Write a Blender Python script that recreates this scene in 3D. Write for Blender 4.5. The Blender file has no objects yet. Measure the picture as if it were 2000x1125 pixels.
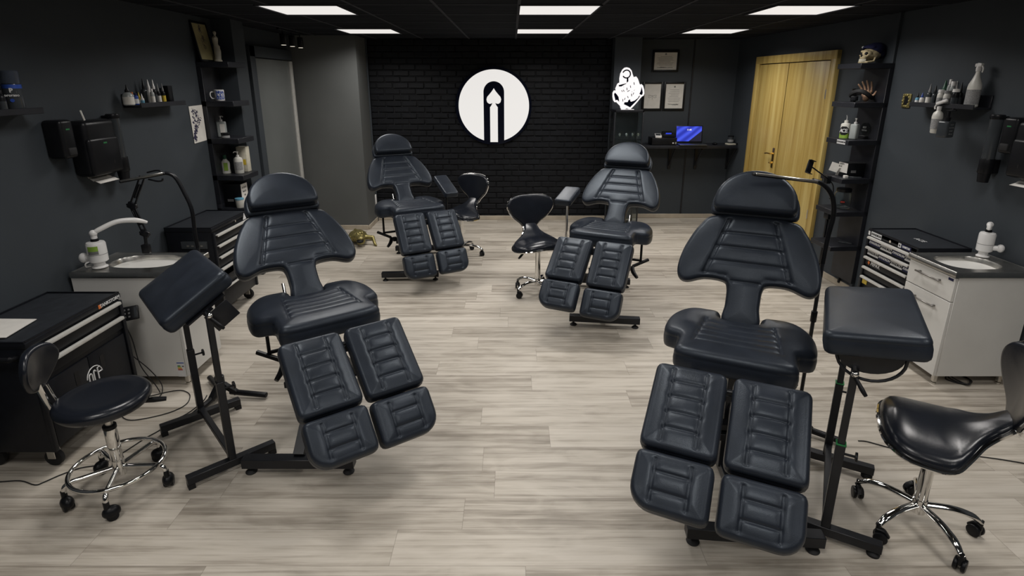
import bpy, bmesh, math, random
import numpy as np
from mathutils import Matrix, Vector, Euler
PI = math.pi
R = math.radians
random.seed(7)
SC = bpy.context.scene
COL = SC.collection

# ------------------------------------------------------------------ camera
CAM_H = 1.866; PITCH = R(16.1); FOC = 1075.0; PX, PY = 1000.0, 470.0
cd = bpy.data.cameras.new('camera'); cam = bpy.data.objects.new('camera', cd); COL.objects.link(cam)
cd.sensor_width = 36; cd.sensor_fit = 'HORIZONTAL'; cd.lens = FOC / 2000 * 36
cd.shift_y = -(562.5 - PY) / 2000
cam.location = (0, 0, CAM_H); cam.rotation_euler = (PI / 2 - PITCH, 0, 0)
cd.clip_start = 0.05; cd.clip_end = 60
SC.camera = cam
# ------------------------------------------------------------------ world, exposure
w = bpy.data.worlds.new('world'); SC.world = w; w.use_nodes = True
w.node_tree.nodes['Background'].inputs[0].default_value = (0.5, 0.6, 0.8, 1)
w.node_tree.nodes['Background'].inputs[1].default_value = 0.02
vs = SC.view_settings
vs.view_transform = 'Standard'; vs.look = 'None'; vs.gamma = 1; vs.use_curve_mapping = False
vs.exposure = 0.0
PANEL_POWER = 17.0      # watts of each ceiling panel seen in the photo
REAR_POWER = 12.0       # and of the panels nearer the viewer
SPREAD = 152            # the prismatic diffusers throw their light downwards

def W(px, py, x=None, y=None, z=None):
    """point of the room seen at a photo pixel, on the plane x=, y= or z="""
    c, s = math.cos(PITCH), math.sin(PITCH)
    u = (px - PX) / FOC; v = -(py - PY) / FOC
    r = (u, c + v * s, -s + v * c)
    if x is not None: t = x / r[0]
    elif y is not None: t = y / r[1]
    else: t = (z - CAM_H) / r[2]
    return Vector((r[0] * t, r[1] * t, CAM_H + r[2] * t))

# ------------------------------------------------------------------ materials
def nt(m): return m.node_tree.nodes, m.node_tree.links
def mat(name, col, rough=0.5, metal=0.0, spec=0.5, emit=None, estr=1.0, trans=0.0, ior=1.45, alpha=1.0,
        noise=None, bump=None, coat=0.0):
    """noise=(scale, amount) tone variation ; bump=(scale, strength)"""
    m = bpy.data.materials.new(name); m.use_nodes = True
    n, l = nt(m); b = n['Principled BSDF']
    c4 = (*col, 1)
    b.inputs['Base Color'].default_value = c4
    b.inputs['Roughness'].default_value = rough; b.inputs['Metallic'].default_value = metal
    b.inputs['Specular IOR Level'].default_value = spec
    b.inputs['Transmission Weight'].default_value = trans; b.inputs['IOR'].default_value = ior
    b.inputs['Alpha'].default_value = alpha; b.inputs['Coat Weight'].default_value = coat
    if emit:
        b.inputs['Emission Color'].default_value = (*emit, 1); b.inputs['Emission Strength'].default_value = estr
    tc = n.new('ShaderNodeTexCoord')
    if noise:
        t = n.new('ShaderNodeTexNoise'); t.inputs['Scale'].default_value = noise[0]; t.inputs['Detail'].default_value = 5
        l.new(tc.outputs['Object'], t.inputs['Vector'])
        r = n.new('ShaderNodeValToRGB'); a = noise[1]
        r.color_ramp.elements[0].position = .3; r.color_ramp.elements[1].position = .7
        r.color_ramp.elements[0].color = (*[x * (1 - a) for x in col], 1)
        r.color_ramp.elements[1].color = (*[min(1, x * (1 + a)) for x in col], 1)
        l.new(t.outputs['Fac'], r.inputs['Fac']); l.new(r.outputs['Color'], b.inputs['Base Color'])
    if bump:
        t = n.new('ShaderNodeTexNoise'); t.inputs['Scale'].default_value = bump[0]; t.inputs['Detail'].default_value = 4
        l.new(tc.outputs['Object'], t.inputs['Vector'])
        bn = n.new('ShaderNodeBump'); bn.inputs['Strength'].default_value = bump[1]; bn.inputs['Distance'].default_value = .004
        l.new(t.outputs['Fac'], bn.inputs['Height']); l.new(bn.outputs['Normal'], b.inputs['Normal'])
    return m

M = {}
M['leather'] = mat('black_leather', (.0145, .0180, .0255), .38, noise=(9, .2), bump=(260, .12), spec=.42)
M['leather'].node_tree.nodes['Principled BSDF'].inputs['Specular Tint'].default_value = (.80, .90, 1.0, 1)
M['leather_gloss'] = mat('glossy_black_vinyl', (.008, .010, .015), .26, noise=(7, .2), bump=(120, .05))
M['frame'] = mat('black_painted_steel', (.008, .009, .012), .38, noise=(20, .2))
M['capclear'] = mat('clear_cap_plastic', (.10, .12, .16), .15, trans=.6, noise=(12, .06))
M['plastic'] = mat('black_plastic', (.006, .0065, .008), .36, spec=.28, noise=(15, .2))
M['rubber'] = mat('black_rubber', (.008, .008, .009), .7, noise=(30, .2))
M['chrome'] = mat('polished_chrome', (.78, .77, .75), .09, 1.0, noise=(6, .04))
M['alu'] = mat('brushed_aluminium', (.62, .60, .56), .32, 1.0, noise=(40, .08))
M['aluwhite'] = mat('pale_metal_strip', (.60, .59, .56), .4, .35, noise=(30, .06))
M['nickel'] = mat('brushed_nickel', (.20, .19, .18), .35, .8, noise=(40, .08))
M['steel'] = mat('stainless_steel', (.55, .54, .51), .27, 1.0, noise=(30, .08))
M['white'] = mat('white_laminate', (.62, .61, .58), .45, noise=(4, .04))
M['whiteplastic'] = mat('white_plastic', (.66, .65, .64), .3, noise=(10, .04))
M['bottlewhite'] = mat('white_bottle_plastic', (.55, .54, .50), .35, noise=(12, .06))
M['paper'] = mat('paper', (.62, .60, .56), .8, noise=(20, .05))
M['papergrey'] = mat('grey_label_print', (.22, .22, .22), .7, noise=(200, .4))
M['cloudy'] = mat('cloudy_clear_plastic', (.45, .48, .47), .25, trans=.35, noise=(12, .06))
M['glass'] = mat('clear_glass', (.9, .95, .95), .02, trans=1.0, ior=1.3, noise=(3, .01))
M['smoke'] = mat('smoked_plastic', (.04, .045, .05), .12, noise=(10, .1), spec=.6)
M['chest'] = mat('black_powder_coat', (.006, .007, .010), .42, spec=.3, noise=(30, .2), bump=(200, .05))
M['chesttop'] = mat('charcoal_mat_top', (.012, .0145, .019), .55, noise=(25, .2))
M['shelfwood'] = mat('black_veneer', (.010, .011, .015), .45, noise=(18, .25))
M['wall'] = mat('charcoal_wall_paint', (.0385, .0455, .0530), .62, noise=(1.5, .10), bump=(60, .08), spec=.3)
M['wallgrey'] = mat('mid_grey_wall', (.098, .102, .100), .62, noise=(1.5, .08), bump=(60, .08), spec=.3)  # corner block only, paler and more neutral than the charcoal walls
M['brick'] = mat('black_painted_brick', (.0042, .0050, .0070), .55, spec=.28, noise=(9, .3), bump=(50, .6))
M['mortar'] = mat('black_mortar', (.005, .0055, .007), .8, noise=(30, .3), bump=(80, .6))
M['grey'] = mat('mid_grey_plastic', (.16, .16, .16), .5, noise=(10, .1))
M['green'] = mat('green_print', (.02, .16, .05), .5, noise=(40, .1))
M['darkgreen'] = mat('dark_green_plastic', (.01, .06, .03), .4, noise=(20, .1))
M['lime'] = mat('lime_green_print', (.22, .36, .05), .45, noise=(20, .15))
M['yellow'] = mat('yellow_plastic', (.55, .40, .04), .4, noise=(20, .1))
M['blue'] = mat('blue_print', (.02, .06, .30), .4, noise=(20, .15))
M['navy'] = mat('navy_cloth', (.008, .010, .05), .85, noise=(40, .2), bump=(150, .3))
M['red'] = mat('red_print', (.35, .03, .02), .5, noise=(20, .1))
M['orange'] = mat('orange_print', (.60, .16, .03), .5, noise=(20, .1))
M['cyan'] = mat('light_blue_print', (.12, .32, .45), .4, noise=(20, .1))
M['bone'] = mat('bone', (.48, .40, .24), .6, noise=(30, .25), bump=(60, .3))
M['skin'] = mat('flesh_rubber', (.42, .26, .17), .55, noise=(20, .1))
M['plaster'] = mat('cream_plaster', (.50, .47, .38), .7, noise=(25, .12), bump=(90, .3))
M['gold'] = mat('gold_paint', (.30, .255, .10), .36, .75, noise=(18, .3), bump=(70, .5))
M['brass'] = mat('brass', (.70, .50, .18), .3, 1.0, noise=(20, .1))
M['darkvoid'] = mat('black_gloss_sign', (.003, .004, .010), .15, noise=(10, .2))
M['parchment'] = mat('parchment', (.36, .31, .15), .7, noise=(8, .15))
M['ink'] = mat('ink', (.02, .018, .05), .7, noise=(60, .3))
M['black'] = mat('matt_black_print_and_shade', (.004, .004, .005), .6, noise=(60, .2))
M['whiteprint'] = mat('white_print', (.62, .62, .62), .5, noise=(40, .05))
M['frosted'] = mat('grey_panel', (.12, .128, .125), .35, noise=(2, .1))
M['signlit'] = mat('lit_acrylic', (.06, .06, .06), .4, emit=(.80, .775, .745), estr=1.0, noise=(3, .01))
M['anchorlit'] = mat('lit_white_acrylic', (.06, .06, .06), .4, emit=(1, .95, .95), estr=1.0, noise=(3, .01))
M['panel_light'] = mat('led_diffuser', (.1, .1, .1), .5, emit=(.835, .80, .765), estr=1.0, noise=(3, .01))
M['panel_rear'] = mat('led_diffuser_rear', (.6, .6, .6), .5, emit=(.835, .80, .765), estr=1.0, noise=(3, .01))
M['spotlit'] = mat('spot_lens', (.6, .6, .5), .5, emit=(1, .9, .75), estr=1.2, noise=(3, .01))
M['bluelit'] = mat('lit_blue_display', (.02, .03, .2), .3, emit=(.03, .06, .75), estr=.8, noise=(3, .01))

def wood_door():
    m = bpy.data.materials.new('oak_veneer'); m.use_nodes = True; n, l = nt(m); b = n['Principled BSDF']
    tc = n.new('ShaderNodeTexCoord'); mp = n.new('ShaderNodeMapping'); mp.inputs['Scale'].default_value = (9, 9, .35)
    l.new(tc.outputs['Object'], mp.inputs['Vector'])
    t = n.new('ShaderNodeTexNoise'); t.inputs['Scale'].default_value = 1.6; t.inputs['Detail'].default_value = 3
    l.new(mp.outputs[0], t.inputs['Vector'])
    mp2 = n.new('ShaderNodeMapping'); mp2.inputs['Scale'].default_value = (60, 60, 1.2)
    l.new(tc.outputs['Object'], mp2.inputs['Vector'])
    t2 = n.new('ShaderNodeTexNoise'); t2.inputs['Scale'].default_value = 2; t2.inputs['Detail'].default_value = 6
    l.new(mp2.outputs[0], t2.inputs['Vector'])
    mx = n.new('ShaderNodeMath'); mx.operation = 'MULTIPLY_ADD'; mx.inputs[1].default_value = .45
    l.new(t2.outputs['Fac'], mx.inputs[0])
    ml = n.new('ShaderNodeMath'); ml.operation = 'MULTIPLY'; ml.inputs[1].default_value = .62
    l.new(t.outputs['Fac'], ml.inputs[0]); l.new(ml.outputs[0], mx.inputs[2])
    r = n.new('ShaderNodeValToRGB'); e = r.color_ramp.elements
    e[0].position = .36; e[0].color = (.30, .195, .046, 1); e[1].position = .68; e[1].color = (.54, .42, .155, 1)
    k = e.new(.5); k.color = (.41, .285, .080, 1)
    l.new(mx.outputs[0], r.inputs[0]); l.new(r.outputs[0], b.inputs['Base Color'])
    b.inputs['Roughness'].default_value = .42
    return m
M['oak'] = wood_door()

def floor_mat():
    m = bpy.data.materials.new('laminate_planks'); m.use_nodes = True; n, l = nt(m); b = n['Principled BSDF']
    tc = n.new('ShaderNodeTexCoord'); sp = n.new('ShaderNodeSeparateXYZ'); l.new(tc.outputs['Object'], sp.inputs[0])
    def ma(op, a, bb=None, c=None):
        x = n.new('ShaderNodeMath'); x.operation = op
        for i, v in enumerate((a, bb, c)):
            if v is None: continue
            if isinstance(v, (int, float)): x.inputs[i].default_value = v
            else: l.new(v, x.inputs[i])
        return x.outputs[0]
    PW, PL = .187, 1.28
    yy = ma('DIVIDE', ma('ADD', sp.outputs['Y'], -.076 + 18.7), PW)
    row = ma('FLOOR', yy); fy = ma('FRACT', yy)
    wn = n.new('ShaderNodeTexWhiteNoise'); wn.noise_dimensions = '1D'; l.new(row, wn.inputs['W'])
    xx = ma('DIVIDE', ma('ADD', ma('MULTIPLY_ADD', wn.outputs['Value'], PL, 12.8), sp.outputs['X']), PL)
    idx = ma('FLOOR', xx); fx = ma('FRACT', xx)
    cb = n.new('ShaderNodeCombineXYZ'); l.new(row, cb.inputs[0]); l.new(idx, cb.inputs[1])
    wn2 = n.new('ShaderNodeTexWhiteNoise'); wn2.noise_dimensions = '3D'; l.new(cb.outputs[0], wn2.inputs['Vector'])
    rnd = wn2.outputs['Value']
    # grain
    off = n.new('ShaderNodeCombineXYZ'); l.new(ma('MULTIPLY', rnd, 37.0), off.inputs[0]); l.new(ma('MULTIPLY', rnd, 91.0), off.inputs[1])
    va = n.new('ShaderNodeVectorMath'); va.operation = 'ADD'; l.new(tc.outputs['Object'], va.inputs[0]); l.new(off.outputs[0], va.inputs[1])
    def grain(sx, sy, det, dist=0.0):
        mp = n.new('ShaderNodeMapping'); mp.inputs['Scale'].default_value = (sx, sy, 1); l.new(va.outputs[0], mp.inputs['Vector'])
        t = n.new('ShaderNodeTexNoise'); t.inputs['Scale'].default_value = 1; t.inputs['Detail'].default_value = det
        t.inputs['Distortion'].default_value = dist
        l.new(mp.outputs[0], t.inputs['Vector']); return t.outputs['Fac']
    g1 = grain(1.0, 24, 5, .5); g2 = grain(4, 110, 5, .3); g3 = grain(3.2, 9, 4, 1.5)
    v = ma('ADD', ma('MULTIPLY', g1, .52), ma('ADD', ma('MULTIPLY', g2, .25), ma('MULTIPLY', g3, .23)))
    v = ma('ADD', v, ma('MULTIPLY_ADD', rnd, .13, -.065))
    r = n.new('ShaderNodeValToRGB'); e = r.color_ramp.elements
    e[0].position = .33; e[0].color = (.225, .196, .158, 1); e[1].position = .62; e[1].color = (.53, .485, .42, 1)
    k = e.new(.43); k.color = (.345, .308, .257, 1); k = e.new(.51); k.color = (.455, .412, .350, 1)
    l.new(v, r.inputs[0])
    # joints
    ey = ma('MINIMUM', fy, ma('SUBTRACT', 1.0, fy)); ex = ma('MINIMUM', fx, ma('SUBTRACT', 1.0, fx))
    jy = ma('LESS_THAN', ey, .008); jx = ma('LESS_THAN', ex, .0012)
    j = ma('MULTIPLY', ma('MAXIMUM', jy, jx), .35)
    mx = n.new('ShaderNodeMixRGB'); l.new(j, mx.inputs[0]); l.new(r.outputs[0], mx.inputs[1]); mx.inputs[2].default_value = (.10, .08, .06, 1)
    l.new(mx.outputs[0], b.inputs['Base Color'])
    b.inputs['Roughness'].default_value = .46; b.inputs['Specular IOR Level'].default_value = .4
    bn = n.new('ShaderNodeBump'); bn.inputs['Strength'].default_value = .12; bn.inputs['Distance'].default_value = .002
    l.new(g2, bn.inputs['Height']); l.new(bn.outputs[0], b.inputs['Normal'])
    return m
M['floor'] = floor_mat()
M['baseboard'] = mat('pale_oak_baseboard', (.38, .33, .26), .5, noise=(6, .15))

def ceil_mat():
    m = bpy.data.materials.new('black_ceiling_tiles'); m.use_nodes = True; n, l = nt(m); b = n['Principled BSDF']
    tc = n.new('ShaderNodeTexCoord'); mp = n.new('ShaderNodeMapping'); mp.inputs['Scale'].default_value = (1.5, 40, 1)
    l.new(tc.outputs['Object'], mp.inputs['Vector']); t = n.new('ShaderNodeTexNoise'); t.inputs['Scale'].default_value = 1.5
    t.inputs['Detail'].default_value = 4; l.new(mp.outputs[0], t.inputs['Vector'])
    r = n.new('ShaderNodeValToRGB'); r.color_ramp.elements[0].color = (.006, .007, .009, 1); r.color_ramp.elements[1].color = (.020, .022, .027, 1)
    r.color_ramp.elements[0].position = .35; r.color_ramp.elements[1].position = .7
    l.new(t.outputs['Fac'], r.inputs[0]); l.new(r.outputs[0], b.inputs['Base Color']); b.inputs['Roughness'].default_value = .95; b.inputs['Specular IOR Level'].default_value = .08
    return m
M['ceiling'] = ceil_mat()
M['tbar'] = mat('dark_ceiling_grid', (.045, .047, .055), .8, spec=.1, noise=(10, .1))

# ------------------------------------------------------------------ mesh builder
class MB:
    def __init__(s, T=None): s.bm = bmesh.new(); s.T = T or Matrix(); s.mi = 0
    def merge(s, tmp, Mx=None):
        m = s.T @ (Mx or Matrix())
        vm = {v: s.bm.verts.new(m @ v.co) for v in tmp.verts}
        for f in tmp.faces:
            try: nf = s.bm.faces.new([vm[v] for v in f.verts]); nf.material_index = s.mi
            except ValueError: pass
        tmp.free(); return s
    def box(s, c, d, bev=0.0, rot=None, seg=2):
        t = bmesh.new(); bmesh.ops.create_cube(t, size=1)
        bmesh.ops.scale(t, vec=d, verts=t.verts)
        if bev > 0:
            bmesh.ops.bevel(t, geom=list(t.edges), offset=min(bev, min(d) * .49), segments=seg, profile=.5, affect='EDGES')
        Mx = Matrix.Translation(c)
        if rot is not None: Mx = Mx @ Euler(rot).to_matrix().to_4x4()
        return s.merge(t, Mx)
    def bar(s, p0, p1, w, h=None, bev=.002, up=(0, 0, 1)):
        p0, p1 = Vector(p0), Vector(p1); h = h or w; L = (p1 - p0).length
        y = (p1 - p0).normalized(); z = Vector(up)
        if abs(y.dot(z)) > .99: z = Vector((0, 1, 0)) if abs(y.y) < .9 else Vector((1, 0, 0))
        x = y.cross(z).normalized(); z = x.cross(y)
        Mx = Matrix((x, y, z)).transposed().to_4x4(); Mx.translation = (p0 + p1) / 2
        t = bmesh.new(); bmesh.ops.create_cube(t, size=1); bmesh.ops.scale(t, vec=(w, L, h), verts=t.verts)
        if bev: bmesh.ops.bevel(t, geom=list(t.edges), offset=min(bev, w * .45, h * .45), segments=1, profile=.5, affect='EDGES')
        return s.merge(t, Mx)
    def cyl(s, p0, p1, r0, r1=None, seg=20, bev=0.0):
        p0, p1 = Vector(p0), Vector(p1); r1 = r0 if r1 is None else r1; L = (p1 - p0).length
        prof = [(0, 0)]
        if bev: prof += [(r0 - bev, 0), (r0 - bev * .3, bev * .3), (r0, bev), (r1, L - bev), (r1 - bev * .3, L - bev * .3), (r1 - bev, L)]
        else: prof += [(r0, 0), (r1, L)]
        prof += [(0, L)]
        q = Vector((0, 0, 1)).rotation_difference((p1 - p0).normalized()).to_matrix().to_4x4(); q.translation = p0
        return s.lathe(prof, q, seg)
    def lathe(s, prof, Mx=None, seg=24, sx=1.0, sy=1.0):
        t = bmesh.new(); rings = []
        for r, z in prof:
            if r <= 1e-7: rings.append([t.verts.new((0, 0, z))])
            else: rings.append([t.verts.new((r * sx * math.cos(2 * PI * i / seg), r * sy * math.sin(2 * PI * i / seg), z)) for i in range(seg)])
        for a, b in zip(rings, rings[1:]):
            if len(a) == 1 and len(b) == 1: continue
            for i in range(seg):
                j = (i + 1) % seg
                if len(a) == 1: t.faces.new((a[0], b[j], b[i]))
                elif len(b) == 1: t.faces.new((a[i], a[j], b[0]))
                else: t.faces.new((a[i], a[j], b[j], b[i]))
        return s.merge(t, Mx)
    def ball(s, c, r, seg=16):
        if isinstance(r, (int, float)): r = (r, r, r)
        t = bmesh.new(); bmesh.ops.create_uvsphere(t, u_segments=seg, v_segments=max(6, seg * 2 // 3), radius=1)
        bmesh.ops.scale(t, vec=r, verts=t.verts)
        return s.merge(t, Matrix.Translation(c))
    def tube(s, pts, r, seg=10, closed=False, sub=6, flat=1.0):
        P = [Vector(p) for p in pts]
        rr = r if isinstance(r, (list, tuple)) else [r] * len(P)
        if sub > 1 and len(P) > 2:
            Q, q = [], []; N = len(P)
            rng = range(N) if closed else range(N - 1)
            for i in rng:
                p0 = P[(i - 1) % N] if closed or i > 0 else P[0]; p1 = P[i]; p2 = P[(i + 1) % N]
                p3 = P[(i + 2) % N] if closed or i + 2 < N else P[-1]
                for k in range(sub):
                    u = k / sub
                    Q.append(.5 * ((2 * p1) + (p2 - p0) * u + (2 * p0 - 5 * p1 + 4 * p2 - p3) * u * u + (3 * p1 - p0 - 3 * p2 + p3) * u ** 3))
                    q.append(rr[i] * (1 - u) + rr[(i + 1) % N] * u)
            if not closed: Q.append(P[-1]); q.append(rr[-1])
            P, rr = Q, q
        t = bmesh.new(); rings = []; N = len(P); up = None
        for i in range(N):
            a = P[i - 1] if (i > 0 or closed) else P[0]; b = P[(i + 1) % N] if (i < N - 1 or closed) else P[-1]
            d = (b - a).normalized() if (b - a).length > 1e-9 else Vector((0, 0, 1))
            if up is None:
                up = Vector((0, 0, 1)) if abs(d.z) < .9 else Vector((1, 0, 0))
            x = d.cross(up).normalized(); up = x.cross(d).normalized()
            rings.append([t.verts.new(P[i] + x * rr[i] * math.cos(2 * PI * k / seg) + up * rr[i] * flat * math.sin(2 * PI * k / seg)) for k in range(seg)])
        for i in range(N if closed else N - 1):
            a, b = rings[i], rings[(i + 1) % N]
            for k in range(seg):
                j = (k + 1) % seg; t.faces.new((a[k], a[j], b[j], b[k]))
        if not closed:
            t.faces.new(list(reversed(rings[0]))); t.faces.new(rings[-1])
        return s.merge(t)
    def prism(s, poly, d, Mx=None, bev=0.0):
        """outline in XY, extruded from z=0 to z=d"""
        t = bmesh.new(); vs_ = [t.verts.new((p[0], p[1], 0)) for p in poly]
        f = t.faces.new(vs_); r = bmesh.ops.extrude_face_region(t, geom=[f])
        bmesh.ops.translate(t, vec=(0, 0, d), verts=[v for v in r['geom'] if isinstance(v, bmesh.types.BMVert)])
        bmesh.ops.recalc_face_normals(t, faces=t.faces)
        if bev:
            es = [e for e in t.edges if abs(e.verts[0].co.z - e.verts[1].co.z) < 1e-9]
            bmesh.ops.bevel(t, geom=es, offset=bev, segments=2, profile=.5, affect='EDGES')
        return s.merge(t, Mx)
    def quad(s, a, b, c, d):
        t = bmesh.new(); t.faces.new([t.verts.new(p) for p in (a, b, c, d)]); return s.merge(t)
    def mesh(s, name, mats, smooth=True, ang=38):
        bmesh.ops.recalc_face_normals(s.bm, faces=s.bm.faces)
        if smooth:
            ca = R(ang)
            for f in s.bm.faces: f.smooth = True
            for e in s.bm.edges:
                if len(e.link_faces) == 2 and e.calc_face_angle(0) > ca: e.smooth = False
        me = bpy.data.meshes.new(name); s.bm.to_mesh(me); s.bm.free()
        for m in (mats if isinstance(mats, (list, tuple)) else [mats]): me.materials.append(M[m] if isinstance(m, str) else m)
        return me
    def build(s, name, mats, parent=None, smooth=True, ang=38, label=None, loc=None, rot=None):
        o = bpy.data.objects.new(name, s.mesh(name, mats, smooth, ang)); COL.objects.link(o)
        if parent is not None: o.parent = parent
        if label: o['label'] = label
        if loc is not None: o.location = loc
        if rot is not None: o.rotation_euler = rot
        return o

def thing(name, label, cat, loc=(0, 0, 0), rz=0.0, group=None):
    o = bpy.data.objects.new(name, None); COL.objects.link(o); o.empty_display_size = .1
    o.location = loc; o.rotation_euler = (0, 0, rz); o['label'] = label; o['category'] = cat
    if group: o['group'] = group
    return o
def tag(o, label, cat, group=None):
    o['label'] = label; o['category'] = cat
    if group: o['group'] = group
    return o
def struct(o): o['kind'] = 'structure'; return o
def dup(root, loc, rz, label, group=None):
    r = root.copy(); COL.objects.link(r); r.location = loc; r.rotation_euler = (0, 0, rz); r['label'] = label
    if group: r['group'] = group
    for ch in list(root.children):
        c = ch.copy(); COL.objects.link(c); c.parent = r
        for g in list(ch.children):
            d = g.copy(); COL.objects.link(d); d.parent = c
    return r
def part(o, name, k=0): return [c for c in o.children if c.name.split('.')[0] == name][k]

def text(name, s, size, m, parent, Mx, bold=.0, ext=.0006, align='CENTER', shear=0.0, label=None):
    cu = bpy.data.curves.new('t', 'FONT'); cu.body = s; cu.size = size; cu.extrude = ext; cu.offset = bold; cu.shear = shear
    cu.align_x = align; cu.align_y = 'CENTER'; cu.resolution_u = 3
    o = bpy.data.objects.new('t', cu); COL.objects.link(o)
    dg = bpy.context.evaluated_depsgraph_get(); dg.update()
    me = bpy.data.meshes.new_from_object(o.evaluated_get(dg)); bpy.data.objects.remove(o); bpy.data.curves.remove(cu)
    me.materials.clear(); me.materials.append(M[m]); me.transform(Mx); me.name = name
    q = bpy.data.objects.new(name, me); COL.objects.link(q)
    if parent is not None: q.parent = parent
    if label: q['label'] = label
    return q
def frame_mx(origin, xdir, ydir):
    x = Vector(xdir).normalized(); y = Vector(ydir).normalized(); z = x.cross(y).normalized(); y = z.cross(x)
    m = Matrix((x, y, z)).transposed().to_4x4(); m.translation = Vector(origin); return m

def blob(name, prims, voxel, m, parent=None, smooth=4, label=None, extra=None, cut=None):
    """prims: (centre, radii, euler) ellipsoids or (p0,p1,r0,r1) capsules fused to one skin"""
    b = MB()
    for p in prims:
        if len(p) == 3:
            t = bmesh.new(); bmesh.ops.create_icosphere(t, subdivisions=3, radius=1); bmesh.ops.scale(t, vec=p[1], verts=t.verts)
            b.merge(t, Matrix.Translation(p[0]) @ Euler(p[2]).to_matrix().to_4x4())
        else:
            p0, p1 = Vector(p[0]), Vector(p[1]); b.cyl(p0, p1, p[2], p[3], 14); b.ball(p0, p[2], 14); b.ball(p1, p[3], 14)
    me = b.mesh(name, m); o = bpy.data.objects.new(name, me); COL.objects.link(o)
    rm = o.modifiers.new('r', 'REMESH'); rm.mode = 'VOXEL'; rm.voxel_size = voxel; rm.use_smooth_shade = True
    sm = o.modifiers.new('s', 'SMOOTH'); sm.iterations = smooth; sm.factor = .6
    dg = bpy.context.evaluated_depsgraph_get(); dg.update()
    me2 = bpy.data.meshes.new_from_object(o.evaluated_get(dg)); o.modifiers.clear(); o.data = me2
    if not me2.materials: me2.materials.append(M[m])
    bpy.data.meshes.remove(me)
    if parent is not None: o.parent = parent
    if label: o['label'] = label
    return o

# ------------------------------------------------------------------ upholstered pads
def spline(pts, sub=8):
    P = [Vector((p[0], p[1])) for p in pts]; N = len(P); Q = []
    for i in range(N):
        p0, p1, p2, p3 = P[i - 1], P[i], P[(i + 1) % N], P[(i + 2) % N]
        for k in range(sub):
            u = k / sub
            Q.append(.5 * ((2 * p1) + (p2 - p0) * u + (2 * p0 - 5 * p1 + 4 * p2 - p3) * u * u + (3 * p1 - p0 - 3 * p2 + p3) * u ** 3))
    return [(q.x, q.y) for q in Q]
def rrect(x0, y0, x1, y1, r, n=6):
    """rounded rectangle; r scalar or 4 radii for (x0y0, x1y0, x1y1, x0y1)"""
    r = r if isinstance(r, (list, tuple)) else [r] * 4; o = []
    for (cx, cy, a), q in zip(((x0, y0, PI), (x1, y0, 1.5 * PI), (x1, y1, 0), (x0, y1, .5 * PI)), r):
        sx = 1 if cx == x0 else -1; sy = 1 if cy == y0 else -1
        for k in range(n + 1):
            t = a + k / n * PI / 2; o.append((cx + sx * q + q * math.cos(t), cy + sy * q + q * math.sin(t)))
    return o
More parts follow.
